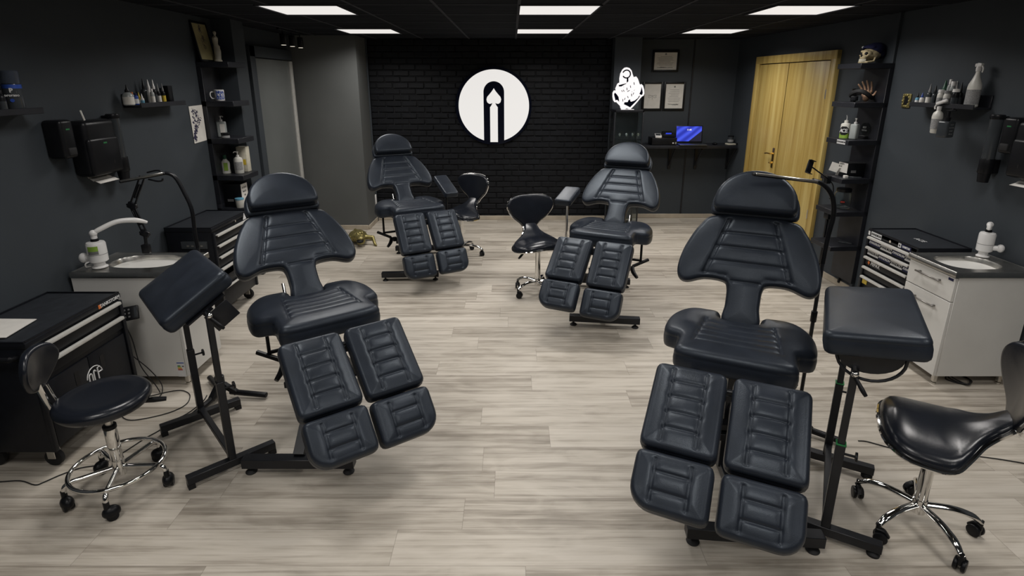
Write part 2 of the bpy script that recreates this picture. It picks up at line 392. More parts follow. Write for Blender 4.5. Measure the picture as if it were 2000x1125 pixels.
def pad(outline, T, Rt=.025, res=.006, seams=(), crown=.008, depth=.006, Rb=.012, warp=None, sw=.0035):
    P = np.array(outline, float); A = P; B = np.roll(P, -1, 0); E = B - A; EL = (E ** 2).sum(1) + 1e-12
    def sdf(X):
        d = X[:, None, :] - A[None]; t = np.clip((d * E[None]).sum(2) / EL[None], 0, 1)
        q = A[None] + E[None] * t[..., None]; dd = ((X[:, None, :] - q) ** 2).sum(2); k = dd.argmin(1); i = np.arange(len(X))
        cl = q[i, k]; dist = np.sqrt(dd[i, k])
        x, y = X[:, 0:1], X[:, 1:2]; c = ((A[None, :, 1] > y) != (B[None, :, 1] > y))
        with np.errstate(divide='ignore', invalid='ignore'):
            xi = A[None, :, 0] + (y - A[None, :, 1]) * E[None, :, 0] / E[None, :, 1]
        ins = ((c & (x < xi)).sum(1) % 2) == 1
        return np.where(ins, dist, -dist), cl
    mn, mx = P.min(0), P.max(0); nx = int((mx[0] - mn[0]) / res) + 2; ny = int((mx[1] - mn[1]) / res) + 2
    gx = mn[0] + (np.arange(nx)) * res; gy = mn[1] + np.arange(ny) * res
    XX, YY = np.meshgrid(gx, gy, indexing='ij'); pts = np.stack([XX.ravel(), YY.ravel()], 1)
    cc = np.stack([(XX[:-1, :-1] + res / 2).ravel(), (YY[:-1, :-1] + res / 2).ravel()], 1)
    ci, _ = sdf(cc); ci = (ci > Rt).reshape(nx - 1, ny - 1)
    t = bmesh.new(); vid = {}
    use = np.zeros((nx, ny), int)
    for a in (0, 1):
        for b in (0, 1): use[a:nx - 1 + a, b:ny - 1 + b] += ci
    for i, j in zip(*np.nonzero((use > 0))):
        v = t.verts.new((XX[i, j], YY[i, j], 0)); vid[(i, j)] = v
    for i, j in zip(*np.nonzero(ci)):
        t.faces.new((vid[(i, j)], vid[(i + 1, j)], vid[(i + 1, j + 1)], vid[(i, j + 1)]))
    be = [e for e in t.edges if len(e.link_faces) == 1]
    # ordered boundary loop
    nb = {}
    for e in be:
        for v in e.verts: nb.setdefault(v, []).append(e.other_vert(v))
    start = be[0].verts[0]; loop = [start]; prev = None; cur = start
    while True:
        c = [v for v in nb[cur] if v is not prev]
        nxt = c[0] if c else None
        if nxt is None or nxt is start: break
        loop.append(nxt); prev, cur = cur, nxt
        if len(loop) > 20000: break
    L = np.array([(v.co.x, v.co.y) for v in loop])
    for _ in range(4):
        L = .5 * L + .25 * np.roll(L, 1, 0) + .25 * np.roll(L, -1, 0)
        d, cl = sdf(L); g = L - cl; gl = np.sqrt((g ** 2).sum(1))[:, None] + 1e-9; L = cl + g / gl * Rt
    for v, p in zip(loop, L): v.co.x, v.co.y = p
    area = .5 * np.sum(L[:, 0] * np.roll(L[:, 1], -1) - np.roll(L[:, 0], -1) * L[:, 1])
    if area < 0: loop.reverse(); L = L[::-1].copy()
    tan = np.roll(L, -2, 0) - np.roll(L, 2, 0); tan /= np.sqrt((tan ** 2).sum(1))[:, None] + 1e-9
    nrm = np.stack([tan[:, 1], -tan[:, 0]], 1)
    for _ in range(3):
        nrm = .5 * nrm + .25 * np.roll(nrm, 1, 0) + .25 * np.roll(nrm, -1, 0); nrm /= np.sqrt((nrm ** 2).sum(1))[:, None]
    # heights of the top
    V = list(t.verts); X = np.array([(v.co.x, v.co.y) for v in V]); d, _ = sdf(X); dd = np.maximum(d - Rt, 0)
    h = crown * (1 - np.exp(-dd / .045))
    for (a, b) in seams:
        a, b = np.array(a, float), np.array(b, float); e = b - a; tt = np.clip(((X - a) @ e) / (e @ e), 0, 1)
        ds = np.sqrt((((a + tt[:, None] * e) - X) ** 2).sum(1))
        h -= (depth * np.exp(-(ds / sw) ** 2) + .45 * depth * np.exp(-(ds / .014) ** 2)) * np.clip(dd / .004 + .45, 0, 1)
    for v, z in zip(V, h): v.co.z = z
    rings = [loop]
    def ring(off, z):
        q = L + nrm * off; return [t.verts.new((p[0], p[1], z)) for p in q]
    for k in range(1, 7):
        a = k / 6 * PI / 2; rings.append(ring(Rt * math.sin(a), -Rt + Rt * math.cos(a)))
    zb = -T + Rb
    if zb < -Rt - .012:
        rings.append(ring(Rt - .0015, -Rt - .004)); rings.append(ring(Rt, -Rt - .009))
        rings.append(ring(Rt + .002, (-Rt + zb) / 2))
    rings.append(ring(Rt, zb))
    for k in range(1, 4):
        a = k / 3 * PI / 2; rings.append(ring(Rt - Rb * (1 - math.cos(a)), zb - Rb * math.sin(a)))
    n = len(loop)
    for a, b in zip(rings, rings[1:]):
        for i in range(n):
            j = (i + 1) % n; t.faces.new((a[i], b[i], b[j], a[j]))
    bot = t.faces.new(rings[-1]); 
    bmesh.ops.triangulate(t, faces=[bot])
    bmesh.ops.recalc_face_normals(t, faces=t.faces)
    if warp:
        for v in t.verts: v.co = warp(v.co)
    for f in t.faces: f.smooth = True
    return t
def pad_mesh(name, m, *a, **k):
    t = pad(*a, **k); me = bpy.data.meshes.new(name); t.to_mesh(me); t.free(); me.materials.append(M[m]); return me
def link(name, me, parent, loc=(0, 0, 0), rot=(0, 0, 0), label=None):
    o = bpy.data.objects.new(name, me); COL.objects.link(o); o.parent = parent; o.location = loc; o.rotation_euler = rot
    if label: o['label'] = label
    return o
# ================================================================== ROOM
XL, XR, YB, YF, HC = -2.68, 3.12, 7.65, -2.6, 2.40
def slab(name, c, d, m): return struct(MB().box(c, d).build(name, m, smooth=False))
slab('floor', ((XL + XR) / 2, (YB + YF) / 2, -.05), (XR - XL + .9, YB - YF + .6, .1), 'floor')
slab('wall_left', (XL - .06, (YB + YF) / 2, HC / 2), (.12, YB - YF, HC), 'wall')
WS = .045; RA = math.atan(WS)             # the right wall runs slightly askew
def xr(y): return XR - WS * (y - 4.7)
def WR(px, py, off=0.0):
    r0, r1 = W(px, py, y=1.0) - Vector((0, 0, CAM_H)), None
    t = (XR - off + WS * 4.7) / (r0.x + WS * r0.y); return Vector((r0.x * t, r0.y * t, CAM_H + r0.z * t))
def rslab(name, y0, y1, z0, z1, off0, off1, m, bev=0.0):
    yc = (y0 + y1) / 2; o = MB().box((-(off0 + off1) / 2, 0, 0), (abs(off1 - off0), y1 - y0, z1 - z0), bev=bev, seg=1).build(name, m, smooth=bev > 0)
    o.location = (xr(yc), yc, (z0 + z1) / 2); o.rotation_euler = (0, 0, RA); return struct(o)
rslab('wall_right', YF - .1, YB + .1, 0, HC, -.12, 0, 'wall')
slab('wall_rear', ((XL + XR) / 2, YF - .06, HC / 2), (XR - XL + .9, .12, HC), 'wall')
slab('wall_back', ((XL + XR) / 2, YB + .06, HC / 2), (XR - XL + .24, .12, HC), 'wall')
# ceiling with its suspended grid
b = MB(); b.box(((XL + XR) / 2, (YB + YF) / 2, HC + .05), (XR - XL + .9, YB - YF + .24, .1))
b.mi = 1
x = .05 - .6 * 5
while x < XR - .1:
    if x > XL + .02: b.box((x, (YB + YF) / 2, HC - .001), (.022, YB - YF - .01, .008))
    x += .6
y = 4.25 - .6 * 11
while y < YB:
    if y > YF + .02: b.box(((XL + XR) / 2, y - .0, HC - .0005), (XR - XL - .01, .022, .007))
    y += .6
struct(b.build('ceiling', ['ceiling', 'tbar'], smooth=False))
# piers and the jutting corner
slab('wall_pier_left', ((XL - 2.50) / 2, 5.345, HC / 2), (-2.50 - XL, .23, HC), 'wall')
slab('wall_corner_block', ((XL - 1.88) / 2, (7.0 + YB) / 2, HC / 2), (-1.88 - XL, YB - 7.0, HC), 'wallgrey')
slab('wall_pier_back', ((1.30 + 1.64) / 2, (7.34 + YB) / 2, HC / 2), (.34, YB - 7.34, HC), 'wall')
# brick wall: single bricks in relief
b = MB(); b.mi = 1; b.box((-.29, 7.60, HC / 2), (3.18, .10, HC)); b.mi = 0
rng = random.Random(3); z = .004; row = 0; bw, bh, mo = .196, .066, .0115
while z < HC:
    x = -1.88 + (-.10 if row % 2 else 0) + rng.uniform(-.012, .012)
    while x < 1.30:
        x0, x1 = max(x, -1.878), min(x + bw, 1.298); z1 = min(z + bh, HC)
        if x1 - x0 > .02 and z1 - z > .01:
            b.box(((x0 + x1) / 2, 7.545 + rng.uniform(-.004, .004), (z + z1) / 2), (x1 - x0 - rng.uniform(0, .004), .022, z1 - z - rng.uniform(0, .003)), bev=.004, seg=1, rot=(rng.uniform(-.02, .02), rng.uniform(-.008, .008), rng.uniform(-.02, .02)))
        x += bw + mo
    z += bh + mo; row += 1
struct(b.build('wall_back_brick', ['brick', 'mortar'], ang=30))
# baseboards
def bb(name, c, d): return struct(MB().box(c, d, bev=.004, seg=1).build(name, 'baseboard'))
bb('baseboard_back', (-.29, 7.526, .03), (3.18, .014, .06))
bb('baseboard_back_right', ((1.64 + 2.98) / 2, 7.642, .03), (2.98 - 1.64, .014, .06))
bb('baseboard_corner_front', ((XL - 1.88) / 2, 6.992, .03), (.80, .014, .06))
bb('baseboard_corner_side', (-1.872, 7.26, .03), (.014, .54, .06))
bb('baseboard_pier', (1.47, 7.332, .03), (.34, .014, .06))
bb('baseboard_left', (XL + .008, 6.45, .03), (.014, 1.1, .06))
rslab('baseboard_right', -2.5, 5.41, 0, .06, .001, .015, 'baseboard', .004)
# panel joints and trims
def tr(name, c, d, m='wall'): return struct(MB().box(c, d, bev=.003, seg=1).build(name, m))
rslab('trim_1', 4.705, 4.74, 0, HC, -.002, .024, 'wall', .003)
tr('trim_2', (2.40, YB - .003, HC / 2), (.022, .008, HC), 'shelfwood')
tr('trim_3', (-1.87, 7.46, HC / 2), (.018, .03, HC))

# grey sliding panel door with a metal edge, left wall recess
d = thing('door_1', 'tall grey sliding panel with dark frame and bright metal edge strip, left wall', 'door', (XL, 6.35, 0)); struct(d)
y0, y1, zt = 5.80, 6.90, 2.22
b = MB(Matrix.Translation((-XL, -6.35, 0)))
b.box((XL + .03, y0 + .06, zt / 2), (.06, .12, zt), bev=.004); b.box((XL + .03, (y0 + y1) / 2, zt - .055), (.06, y1 - y0, .11), bev=.004)
b.build('door_frame', 'wall', d)
b = MB(Matrix.Translation((-XL, -6.35, 0))); b.box((XL + .018, (y0 + y1) / 2 + .04, 1.05), (.03, y1 - y0 - .14, 2.10)); b.build('door_panel', 'frosted', d)
b = MB(Matrix.Translation((-XL, -6.35, 0))); b.box((XL + .04, y1 - .035, 1.05), (.03, .045, 2.10), bev=.008); b.box((XL + .046, y1 - .005, 1.05), (.02, .01, 2.10)); b.box((XL + .036, y0 + .125, 1.05), (.012, .008, 2.10))
b.build('edge_strip', 'aluwhite', d)
# three small spots over the door
sp = thing('ceiling_spot_bar', 'black bar of three small cylinder spotlights above the grey sliding panel', 'spotlight', (-2.38, 6.3, HC))
b = MB(); b.box((0, 0, -.012), (.03, .66, .024), bev=.004); b.build('mounting_rail', 'frame', sp)
for k, yy in enumerate((-.22, .02, .26)):
    b = MB(); b.cyl((0, yy, -.024), (0, yy, -.06), .006); b.cyl((0, yy, -.055), (0, yy, -.165), .032, bev=.003)
    c = b.build('spot_head', 'plastic', sp)
    MB().cyl((0, yy, -.1655), (0, yy, -.167), .024).build('lens', 'spotlit', c)
    la = bpy.data.lights.new('spot', 'SPOT'); la.energy = 1.3; la.spot_size = R(85); la.spot_blend = .6; la.color = (1, .9, .75); la.shadow_soft_size = .02
    lo = bpy.data.objects.new('spot_light', la); COL.objects.link(lo); lo.parent = sp; lo.location = (-.0, yy, -.18); lo.rotation_euler = (0, -R(22), 0)

# oak double door, right wall
d = thing('door_2', 'light oak double door with wide frame and brass handles in right wall', 'door', (xr(6.24), 6.39, 0), RA); struct(d); d.location = (xr(6.39), 6.39, 0)
y0, y1, zt, fw = 5.432, 7.045, 2.155, .085
b = MB(Matrix.Translation((0, -6.39, 0)))
for yy in (y0 + fw / 2, y1 - fw / 2): b.box((-.022, yy, zt / 2), (.044, fw, zt), bev=.004)
b.box((-.022, (y0 + y1) / 2, zt - fw / 2), (.0445, y1 - y0, fw), bev=.004); b.build('door_frame', 'oak', d)
ym = 6.30
MB(Matrix.Translation((0, -6.39, 0))).box((-.003, (y0 + y1) / 2, (zt - fw) / 2), (.004, y1 - y0 - 2 * fw, zt - fw)).build('door_gap_shade', 'black', d)  # black sheet behind the leaves, painting the shade in the door gaps
for k, (a, c) in enumerate(((y0 + fw + .030, ym - .008), (ym + .008, y1 - fw - .008))):
    b = MB(Matrix.Translation((0, -6.39, 0))); b.box((-.016, (a + c) / 2, (zt - fw) / 2), (.020, c - a, zt - fw - .018), bev=.002); lf = b.build('door_leaf', 'oak', d)
    if k == 0:
        for zz in (1.75, .55):
            b = MB(Matrix.Translation((0, -6.39, 0))); b.cyl((-.03, a - .006, zz - .045), (-.03, a - .006, zz + .045), .008); b.build('hinge', 'alu', lf)
    else:
        b = MB(Matrix.Translation((0, -6.39, 0))); b.box((-.029, a + .075, 1.02), (.006, .045, .23), bev=.003); hp = b.build('handle_plate', 'brass', lf)
        b = MB(Matrix.Translation((0, -6.39, 0))); b.cyl((-.03, a + .075, 1.07), (-.075, a + .075, 1.07), .009); b.tube([(-.073, a + .075, 1.07), (-.078, a + .12, 1.072), (-.075, a + .18, 1.062)], .009)
        b.cyl((-.03, a + .075, .965), (-.055, a + .075, .965), .012); b.box((-.06, a + .075, .965), (.02, .028, .012), bev=.003)
        b.build('handle', 'brass', lf)

# ceiling LED panels
LBL = {(0, 1): 'left LED panel of the near visible row in black ceiling', (1, 1): 'middle LED panel of the near visible row in black ceiling', (2, 1): 'right LED panel of the near visible row in black ceiling',
       (0, 2): 'left LED panel of the far row, nearest the brick wall', (1, 2): 'middle LED panel of the far row, nearest the brick wall', (2, 2): 'right LED panel of the far row, nearest the brick wall'}
for ix, xx in enumerate((-1.55, .35, 2.20)):
    for iy, yy in enumerate((2.70, 4.55, 6.38, .85, -1.0)):
        key = (ix, iy)
        lab = LBL.get(key, 'square LED ceiling panel overhead, out of the photo towards the viewer')
        t = thing('ceiling_light', lab, 'ceiling light', (xx, yy, HC), group='LED ceiling panels')
        b = MB()
        for sx in (-1, 1): b.box((sx * .296, 0, -.006), (.012, .604, .012)); b.box((0, sx * .296, -.0062), (.604, .012, .012))
        b.build('panel_frame', 'tbar', t)
        MB().box((0, 0, -.004), (.582, .582, .004)).build('diffuser', 'panel_light', t)
        la = bpy.data.lights.new('panel_lamp', 'AREA'); la.shape = 'SQUARE'; la.size = .575; la.energy = PANEL_POWER if iy in (1, 2) else REAR_POWER; la.color = (1, .965, .925); la.spread = R(SPREAD)
        lo = bpy.data.objects.new('panel_lamp', la); COL.objects.link(lo); lo.parent = t; lo.location = (0, 0, -.013)

# ================================================================== TREATMENT CHAIRS
BX, BZ = .10, .715      # hinge of the back: local y, z
LY, LZ = -.455, .700    # hinge of the leg rests
def chair_meshes():
    m = {}
    seat = spline([(-.235, -.325), (0, -.335), (.235, -.325), (.255, -.24), (.258, -.15), (.33, -.085), (.345, .02), (.325, .12), (.25, .195), (.13, .205), (.095, .19), (.085, .12), (0, .115), (-.085, .12), (-.095, .19), (-.13, .205), (-.25, .195), (-.325, .12), (-.345, .02), (-.33, -.085), (-.258, -.15), (-.255, -.24)], 6)
    def sw(c):
        e = max(0, abs(c.x) - .19); c.z += -1.1 * e * e - .012 * math.exp(-((c.y + .02) / .16) ** 2) * math.exp(-(c.x / .16) ** 2); return c
    sm = [((-.17, -.21), (.17, -.21)), ((-.155, .06), (-.185, -.22)), ((.155, .06), (.185, -.22)), ((-.17, -.15), (.17, -.15)), ((-.165, -.09), (.165, -.09)), ((-.16, -.03), (.16, -.03)), ((-.155, .03), (.155, .03))]
    m['seat'] = pad_mesh('seat', 'leather', seat, .11, Rt=.035, res=.0055, seams=sm, crown=.008, depth=.007, Rb=.02, warp=sw)
    back = spline([(-.078, -.02), (.078, -.02), (.080, .08), (.084, .165), (.11, .195), (.20, .197), (.285, .168), (.325, .182), (.340, .235), (.328, .32), (.300, .40), (.258, .48), (.195, .54), (0, .555), (-.195, .54), (-.258, .48), (-.300, .40), (-.328, .32), (-.340, .235), (-.325, .182), (-.285, .168), (-.20, .197), (-.11, .195), (-.084, .165), (-.080, .08)], 6)
    def bwp(c):
        e = max(0, abs(c.x) - .17); c.z += .25 * e * e - .004; return c
    bs = [((-.114, .53), (-.21, .215)), ((.114, .53), (.21, .215)), ((-.105, .53), (-.198, .215)), ((.105, .53), (.198, .215)), ((-.08, .197), (.08, .197)),
          ((-.13, .45), (.13, .45)), ((-.152, .375), (.152, .375)), ((-.176, .295), (.176, .295)), ((-.20, .22), (-.10, .222)), ((.20, .22), (.10, .222))]
    m['backrest'] = pad_mesh('backrest', 'leather', back, .080, Rt=.024, res=.0055, seams=bs, crown=.007, depth=.008, Rb=.012, warp=bwp)
    def dome(w, b0, h, n=20): return [(-w, b0 + .01), (-w + .01, b0), (w - .01, b0), (w, b0 + .01)] + [(w * math.cos(a), b0 + .05 + (h - .05) * math.sin(a)) for a in [k * PI / n for k in range(0, n + 1)]]
    m['headrest'] = pad_mesh('headrest', 'leather', dome(.212, .545, .235), .045, Rt=.018, res=.008, crown=.0, Rb=.01)
    def hwp(c):
        t = (c.y - .55) / .22; c.z += .018 * t - .25 * max(0, abs(c.x) - .11) ** 2; return c
    m['head_cushion'] = pad_mesh('head_cushion', 'leather', dome(.198, .557, .218), .078, Rt=.024, res=.006, crown=.006, Rb=.016, warp=hwp)
    for s, nm in ((-1, 'L'), (1, 'R')):
        x0, x1 = (-.302, -.012) if s < 0 else (.012, .302)
        q = [((x0 + .078, -.39), (x0 + .078, .01)), ((x1 - .078, -.39), (x1 - .078, .01))]
        q += [((x0 + .080, yy), (x1 - .080, yy)) for yy in (-.085, -.155, -.225, -.295)]
        m['leg' + nm] = pad_mesh('leg_rest', 'leather', rrect(x0, -.382, x1, .004, .03), .085, Rt=.026, res=.005, seams=q, crown=.013, depth=.0085, Rb=.018)
        ro, ri = .085, .028
        rr = (ro, ri, ri, ri) if s < 0 else (ri, ro, ri, ri)
        q = [((x0 + .078, -.22), (x0 + .078, .01)), ((x1 - .078, -.22), (x1 - .078, .01)), ((x0 + .085, -.075), (x1 - .085, -.075)), ((x0 + .085, -.145), (x1 - .085, -.145))]
        m['foot' + nm] = pad_mesh('foot_rest', 'leather', rrect(x0, -.215, x1, 0, rr), .088, Rt=.026, res=.005, seams=q, crown=.013, depth=.0085, Rb=.018)
    return m
CM = chair_meshes()
B0 = R(51.7); L0 = R(41.9)
def set_pose(root, back, legL, legR):
    """angles in degrees; back>0 reclines, legs>0 lift"""
    for o in root.children:
        n = o.name.split('.')[0]
        if n in ('backrest', 'headrest', 'back_bracket'): o.rotation_euler = (B0 - R(back), 0, 0)
        elif n in ('leg_rest', 'foot_rest', 'leg_bracket'):
            a = L0 - R(legL if o['side'] < 0 else legR)
            if n == 'foot_rest':
                off = Vector((0, -.400 * math.cos(a), -.400 * math.sin(a))); o.location = (0, LY + off.y, LZ + off.z); o.rotation_euler = (a + R(10), 0, 0)
            else: o.rotation_euler = (a, 0, 0)
def make_chair(loc, rz, label, group, sides=(-1,)):
    t = thing('treatment_chair', label, 'treatment chair', loc, rz, group)
    link('seat', CM['seat'], t, (0, 0, BZ + .005))
    link('backrest', CM['backrest'], t, (0, BX, BZ), (B0, 0, 0))
    h = link('headrest', CM['headrest'], t, (0, BX, BZ), (B0, 0, 0))
    h.location = (0, BX, BZ)
    hc = link('head_cushion', CM['head_cushion'], h, (0, 0, .066))
    for s, nm in ((-1, 'L'), (1, 'R')):
        o = link('leg_rest', CM['leg' + nm], t, (0, LY, LZ), (L0, 0, 0)); o['side'] = s
        o = link('foot_rest', CM['foot' + nm], t, (0, 0, 0)); o['side'] = s
        b = MB(); b.bar((s * .157, .0, -.10), (s * .157, -.56, -.115), .035, .012); pass
        b.cyl((s * .10, -.39, -.105), (s * .21, -.39, -.105), .013)
        o = b.build('leg_bracket', 'frame', t, loc=(0, LY, LZ)); o['side'] = s; o.rotation_euler = (L0, 0, 0)
    b = MB(); b.box((0, .27, -.088), (.09, .56, .012), bev=.003); b.bar((-.13, .33, -.09), (.13, .33, -.09), .03, .012); b.bar((-.10, .50, -.09), (.10, .50, -.09), .03, .012)
    b.cyl((-.06, .0, -.09), (.06, .0, -.09), .014); b.build('back_bracket', 'frame', t, loc=(0, BX, BZ), rot=(B0, 0, 0))
    b = MB(); z0 = BZ - .125
    for s in (-1, 1): b.bar((s * .16, .12, z0), (s * .16, -.47, z0), .03, .03)
    for yy in (.10, -.12, -.44): b.bar((-.19, yy, z0 - .004), (.19, yy, z0 - .004), .03, .03)
    b.cyl((-.30, -.455, z0 + .03), (.30, -.455, z0 + .03), .012); b.box((0, .0, z0 - .03), (.22, .30, .03), bev=.004)
    b.build('seat_frame', 'frame', t)
    for s in sides:
        b = MB(); b.cyl((s * .115, .13, z0 + .02), (s * .115, .205, z0 + .17), .009); b.build('gas_strut', 'chrome', t)
        b = MB(); b.bar((s * .24, .165, z0), (s * .24, .165, .37), .018, .018); b.bar((s * .24, .165, .378), (0, .165, .378), .018, .018); b.bar((s * .30, .20, .385), (s * .185, .11, .335), .022, .022)
        b.tube([(s * .185, .11, .335), (s * .20, .07, .300), (s * .245, .03, .265)], [.012, .019, .013]); b.box((s * .15, .10, .315), (.045, .05, .04), bev=.008)
        o = b.build('adjusting_lever', 'plastic', t)
    b = MB(); zb = .062
    b.bar((-.275, -.445, zb), (.275, -.445, zb), .055, .05); b.bar((-.275, .445, zb), (.275, .445, zb), .055, .05)
    b.bar((0, -.445, zb + .001), (0, .445, zb + .001), .07, .045)
    b.bar((0, -.43, zb + .02), (0, .02, .44), .055, .05); b.bar((-.0, .0, .07), (0, .0, z0 - .04), .085, .085)
    b.bar((-.06, .40, zb + .02), (-.06, .03, .44), .03, .04); b.bar((.06, .40, zb + .02), (.06, .03, .44), .03, .04)
    b.bar((-.17, -.12, .30), (.17, -.12, .30), .035, .035); b.bar((-.13, -.10, .345), (.13, -.10, .345), .05, .03)
    base = b.build('base_frame', 'frame', t)
    for sx in (-1, 1):
        for sy in (-1, 1):
            b = MB(); b.cyl((sx * .242, sy * .445, .038), (sx * .242, sy * .445, .014), .008); b.lathe([(0, 0), (.026, 0), (.028, .005), (.018, .014), (.009, .018), (0, .018)], Matrix.Translation((sx * .242, sy * .445, 0)))
            b.build('levelling_foot', 'rubber', base)
    return t
def set_base(root, a, front, yaw):
    """front: world xy of the front bar centre, yaw of the base"""
    o = part(root, 'base_frame'); f = Vector((-math.sin(yaw), -math.cos(yaw), 0))
    c = Vector((front[0], front[1], 0)) - f * .445; p = c - root.location; p.z = 0
    o.location = Matrix.Rotation(a, 3, 'Z') @ p; o.rotation_euler = (0, 0, a - yaw)
G = 'black leather treatment chairs'
CH = [((-1.097, 2.848), -34.9, 'black leather treatment chair in left foreground beside the tilted arm rest stand', (3.5, 6.5, 2.9), (-1.054, 2.314), 0),
      ((-1.024, 5.416), -28.3, 'black leather treatment chair at far left before the brick wall, beside the golden animal', (3.7, -14.0, -10.7), (-.992, 5.072), -3),
      ((.828, 4.484), 24.9, 'black leather treatment chair in the middle right, below the glowing anchor sign', (2.2, 3.3, -3.8), (.731, 4.015), 6.8),
      ((1.100, 2.447), 24.8, 'black leather treatment chair in right foreground, largest in view', (-9.5, 12.4, 8.2), (1.004, 1.858), 5.4)]
chairs = []
for i, (p, a, lab, pose, fr, by) in enumerate(CH):
    if i == 0: c = make_chair((p[0], p[1], 0), -R(a), lab, None)
    else: c = dup(chairs[0], (p[0], p[1], 0), -R(a), lab)
    if i >= 2:                                  # hinges of the right hand chairs sit on the other side
        for n in ('gas_strut', 'adjusting_lever'):
            o = part(c, n)
            if i == 3 and n == 'gas_strut': bpy.data.objects.remove(o); continue
            me = o.data.copy(); me.transform(Matrix.Scale(-1, 4, (1, 0, 0))); me.flip_normals(); o.data = me
    set_pose(c, *pose); set_base(c, R(a), fr, R(by)); chairs.append(c)
# side arm rests fixed to the two far chairs
def side_arm(root, x, y, z, tilt, m_post, yaw=0, ln=.38):
    me = pad_mesh('arm_cushion', 'leather', rrect(-.072, -ln / 2, .072, ln / 2, .02), .055, Rt=.014, res=.01, crown=.004, Rb=.008)
    o = link('arm_rest', me, root, (x, y, z), (tilt, 0, yaw))
    b = MB(); b.cyl((x, y, .44), (x, y, z - .055), .011); b.cyl((x, y, z - .085), (x, y, z - .06), .018); b.build('arm_post', m_post, root)
    b = MB(); b.bar((x, y, .47), (0 if abs(x) < .05 else x * .35, y, .57), .03, .02); b.build('arm_bracket', 'frame', root)
side_arm(chairs[2], -.395, .02, .945, R(14), 'chrome', 0, .29)
side_arm(chairs[1], .385, -.02, .862, R(22), 'frame', 0, .36)
# ================================================================== ARM REST STANDS
def arm_stand(label, near, far, zc, tilt, slope, ln, wd, T, near_top, far_top, ties, shift=(0, 0)):
    near, far = Vector((*near, 0)), Vector((*far, 0)); mid = (near + far) / 2; Av = (far - near); L = Av.length
    rz = math.atan2(Av.y, Av.x) - PI / 2          # local y runs near -> far
    t = thing('arm_rest_stand', label, 'arm rest stand', mid, rz, None)
    me = pad_mesh('arm_cushion', 'leather', rrect(-wd / 2, -ln / 2, wd / 2, ln / 2, .035), T, Rt=.026, res=.008, crown=.010, Rb=.02)
    link('arm_cushion', me, t, (shift[0], shift[1], zc), (slope, tilt, 0))
    for yy, tp, k in ((-L / 2, near_top, 0), (L / 2, far_top, 1)):
        b = MB(); b.bar((-.205, yy, .045), (.205, yy, .045), .04, .04); tb = b.build('floor_bar', 'frame', t)
        if ties:
            for sx in (-1, 1): MB().lathe([(0, 0), (.024, 0), (.025, .01), (.012, .024), (0, .026)], Matrix.Translation((sx * .18, yy, 0))).build('levelling_foot', 'rubber', tb)
        else:
            for sx in (-1, 1): MB().box((sx * .19, yy, .0125), (.03, .04, .025)).build('end_glide', 'rubber', tb)
        b = MB(); b.bar((0, yy, .065), (0, yy, tp * .58), .034, .034); po = b.build('post', 'frame', t)
        b = MB(); b.bar((0, yy, tp * .55), (0, yy, tp), .026, .026); b.build('inner_tube', 'frame', po)
        b = MB(); b.cyl((.016, yy, tp * .53), (.06, yy, tp * .53), .005); b.cyl((.055, yy, tp * .53), (.063, yy, tp * .53), .019, seg=16); b.build('clamp_knob', 'plastic', po)
        if ties:
            b = MB(); b.box((0, yy, tp * .585), (.037, .037, .005)); b.build('green_tie', 'green', po)
    b = MB(); b.bar((0, -L / 2, .085), (0, L / 2, .085) if not ties else (0, L / 2, .12), .028, .028)
    b.build('link_bar', 'frame', t)
    b = MB(); z1 = zc - T - .01; Mx = Matrix.Translation((shift[0], 0, zc)) @ Euler((0, tilt, 0)).to_matrix().to_4x4()
    b.T = Mx; b.box((0, -L / 2 + .08, -T - .004), (.20, .10, .008)); b.box((0, L / 2 - .08, -T - .004), (.20, .10, .008))
    b.bar((0, -L / 2 + .03, -T - .012), (0, L / 2 - .03, -T - .012), .05, .02)
    b.T = Matrix()
    for yy in ((-L / 2, L / 2) if ties else ()):
        n = 14; b.prism([(.11 * math.cos(PI + k * PI / n), .075 * math.sin(PI + k * PI / n)) for k in range(n + 1)], .006, Matrix.Translation((shift[0], yy + .018, zc - T - .002)) @ Euler((PI / 2, 0, 0)).to_matrix().to_4x4() @ Matrix.Rotation(-tilt, 4, 'Z'))
        b.tube([(shift[0] + .115 * math.cos(PI + k * PI / 8 - tilt), yy + .01, zc - T + .0 + .105 * math.sin(PI + k * PI / 8 - tilt)) for k in range(9)], .006, sub=2)
    if not ties:
        b.T = Mx
        for yy in (-L / 2, L / 2): b.box((.03, yy, -T - .06), (.12, .006, .10), bev=.002)
        b.T = Matrix()
    b.build('tilt_bracket', 'frame', t)
    b = MB(); b.cyl((0, -L / 2 - .02, near_top - .01), (0, -L / 2 + .03, near_top - .01), .013); b.ball((0, -L / 2 - .022, near_top - .01), .014); b.build('tilt_bolt', 'chrome', t)
    b = MB(); b.tube([(0, -L / 2 - .02, near_top - .02), (.03, -L / 2 - .04, near_top - .06), (.045, -L / 2 - .045, near_top - .08)], [.007, .009, .007]); b.build('tilt_lever', 'plastic', t)
    return t
arm_stand('black padded arm rest stand at right foreground with green ties on its two posts', (1.325, 1.903), (1.586, 2.368), .960, -.14, -.03, .65, .345, .095, .80, .80, True, (.042, .015))
arm_stand('black padded arm rest stand at left foreground, cushion tilted steeply toward the wall', (-1.395, 2.335), (-1.770, 2.742), .925, -.56, 0, .53, .35, .085, .85, .78, False, (-.045, .03))
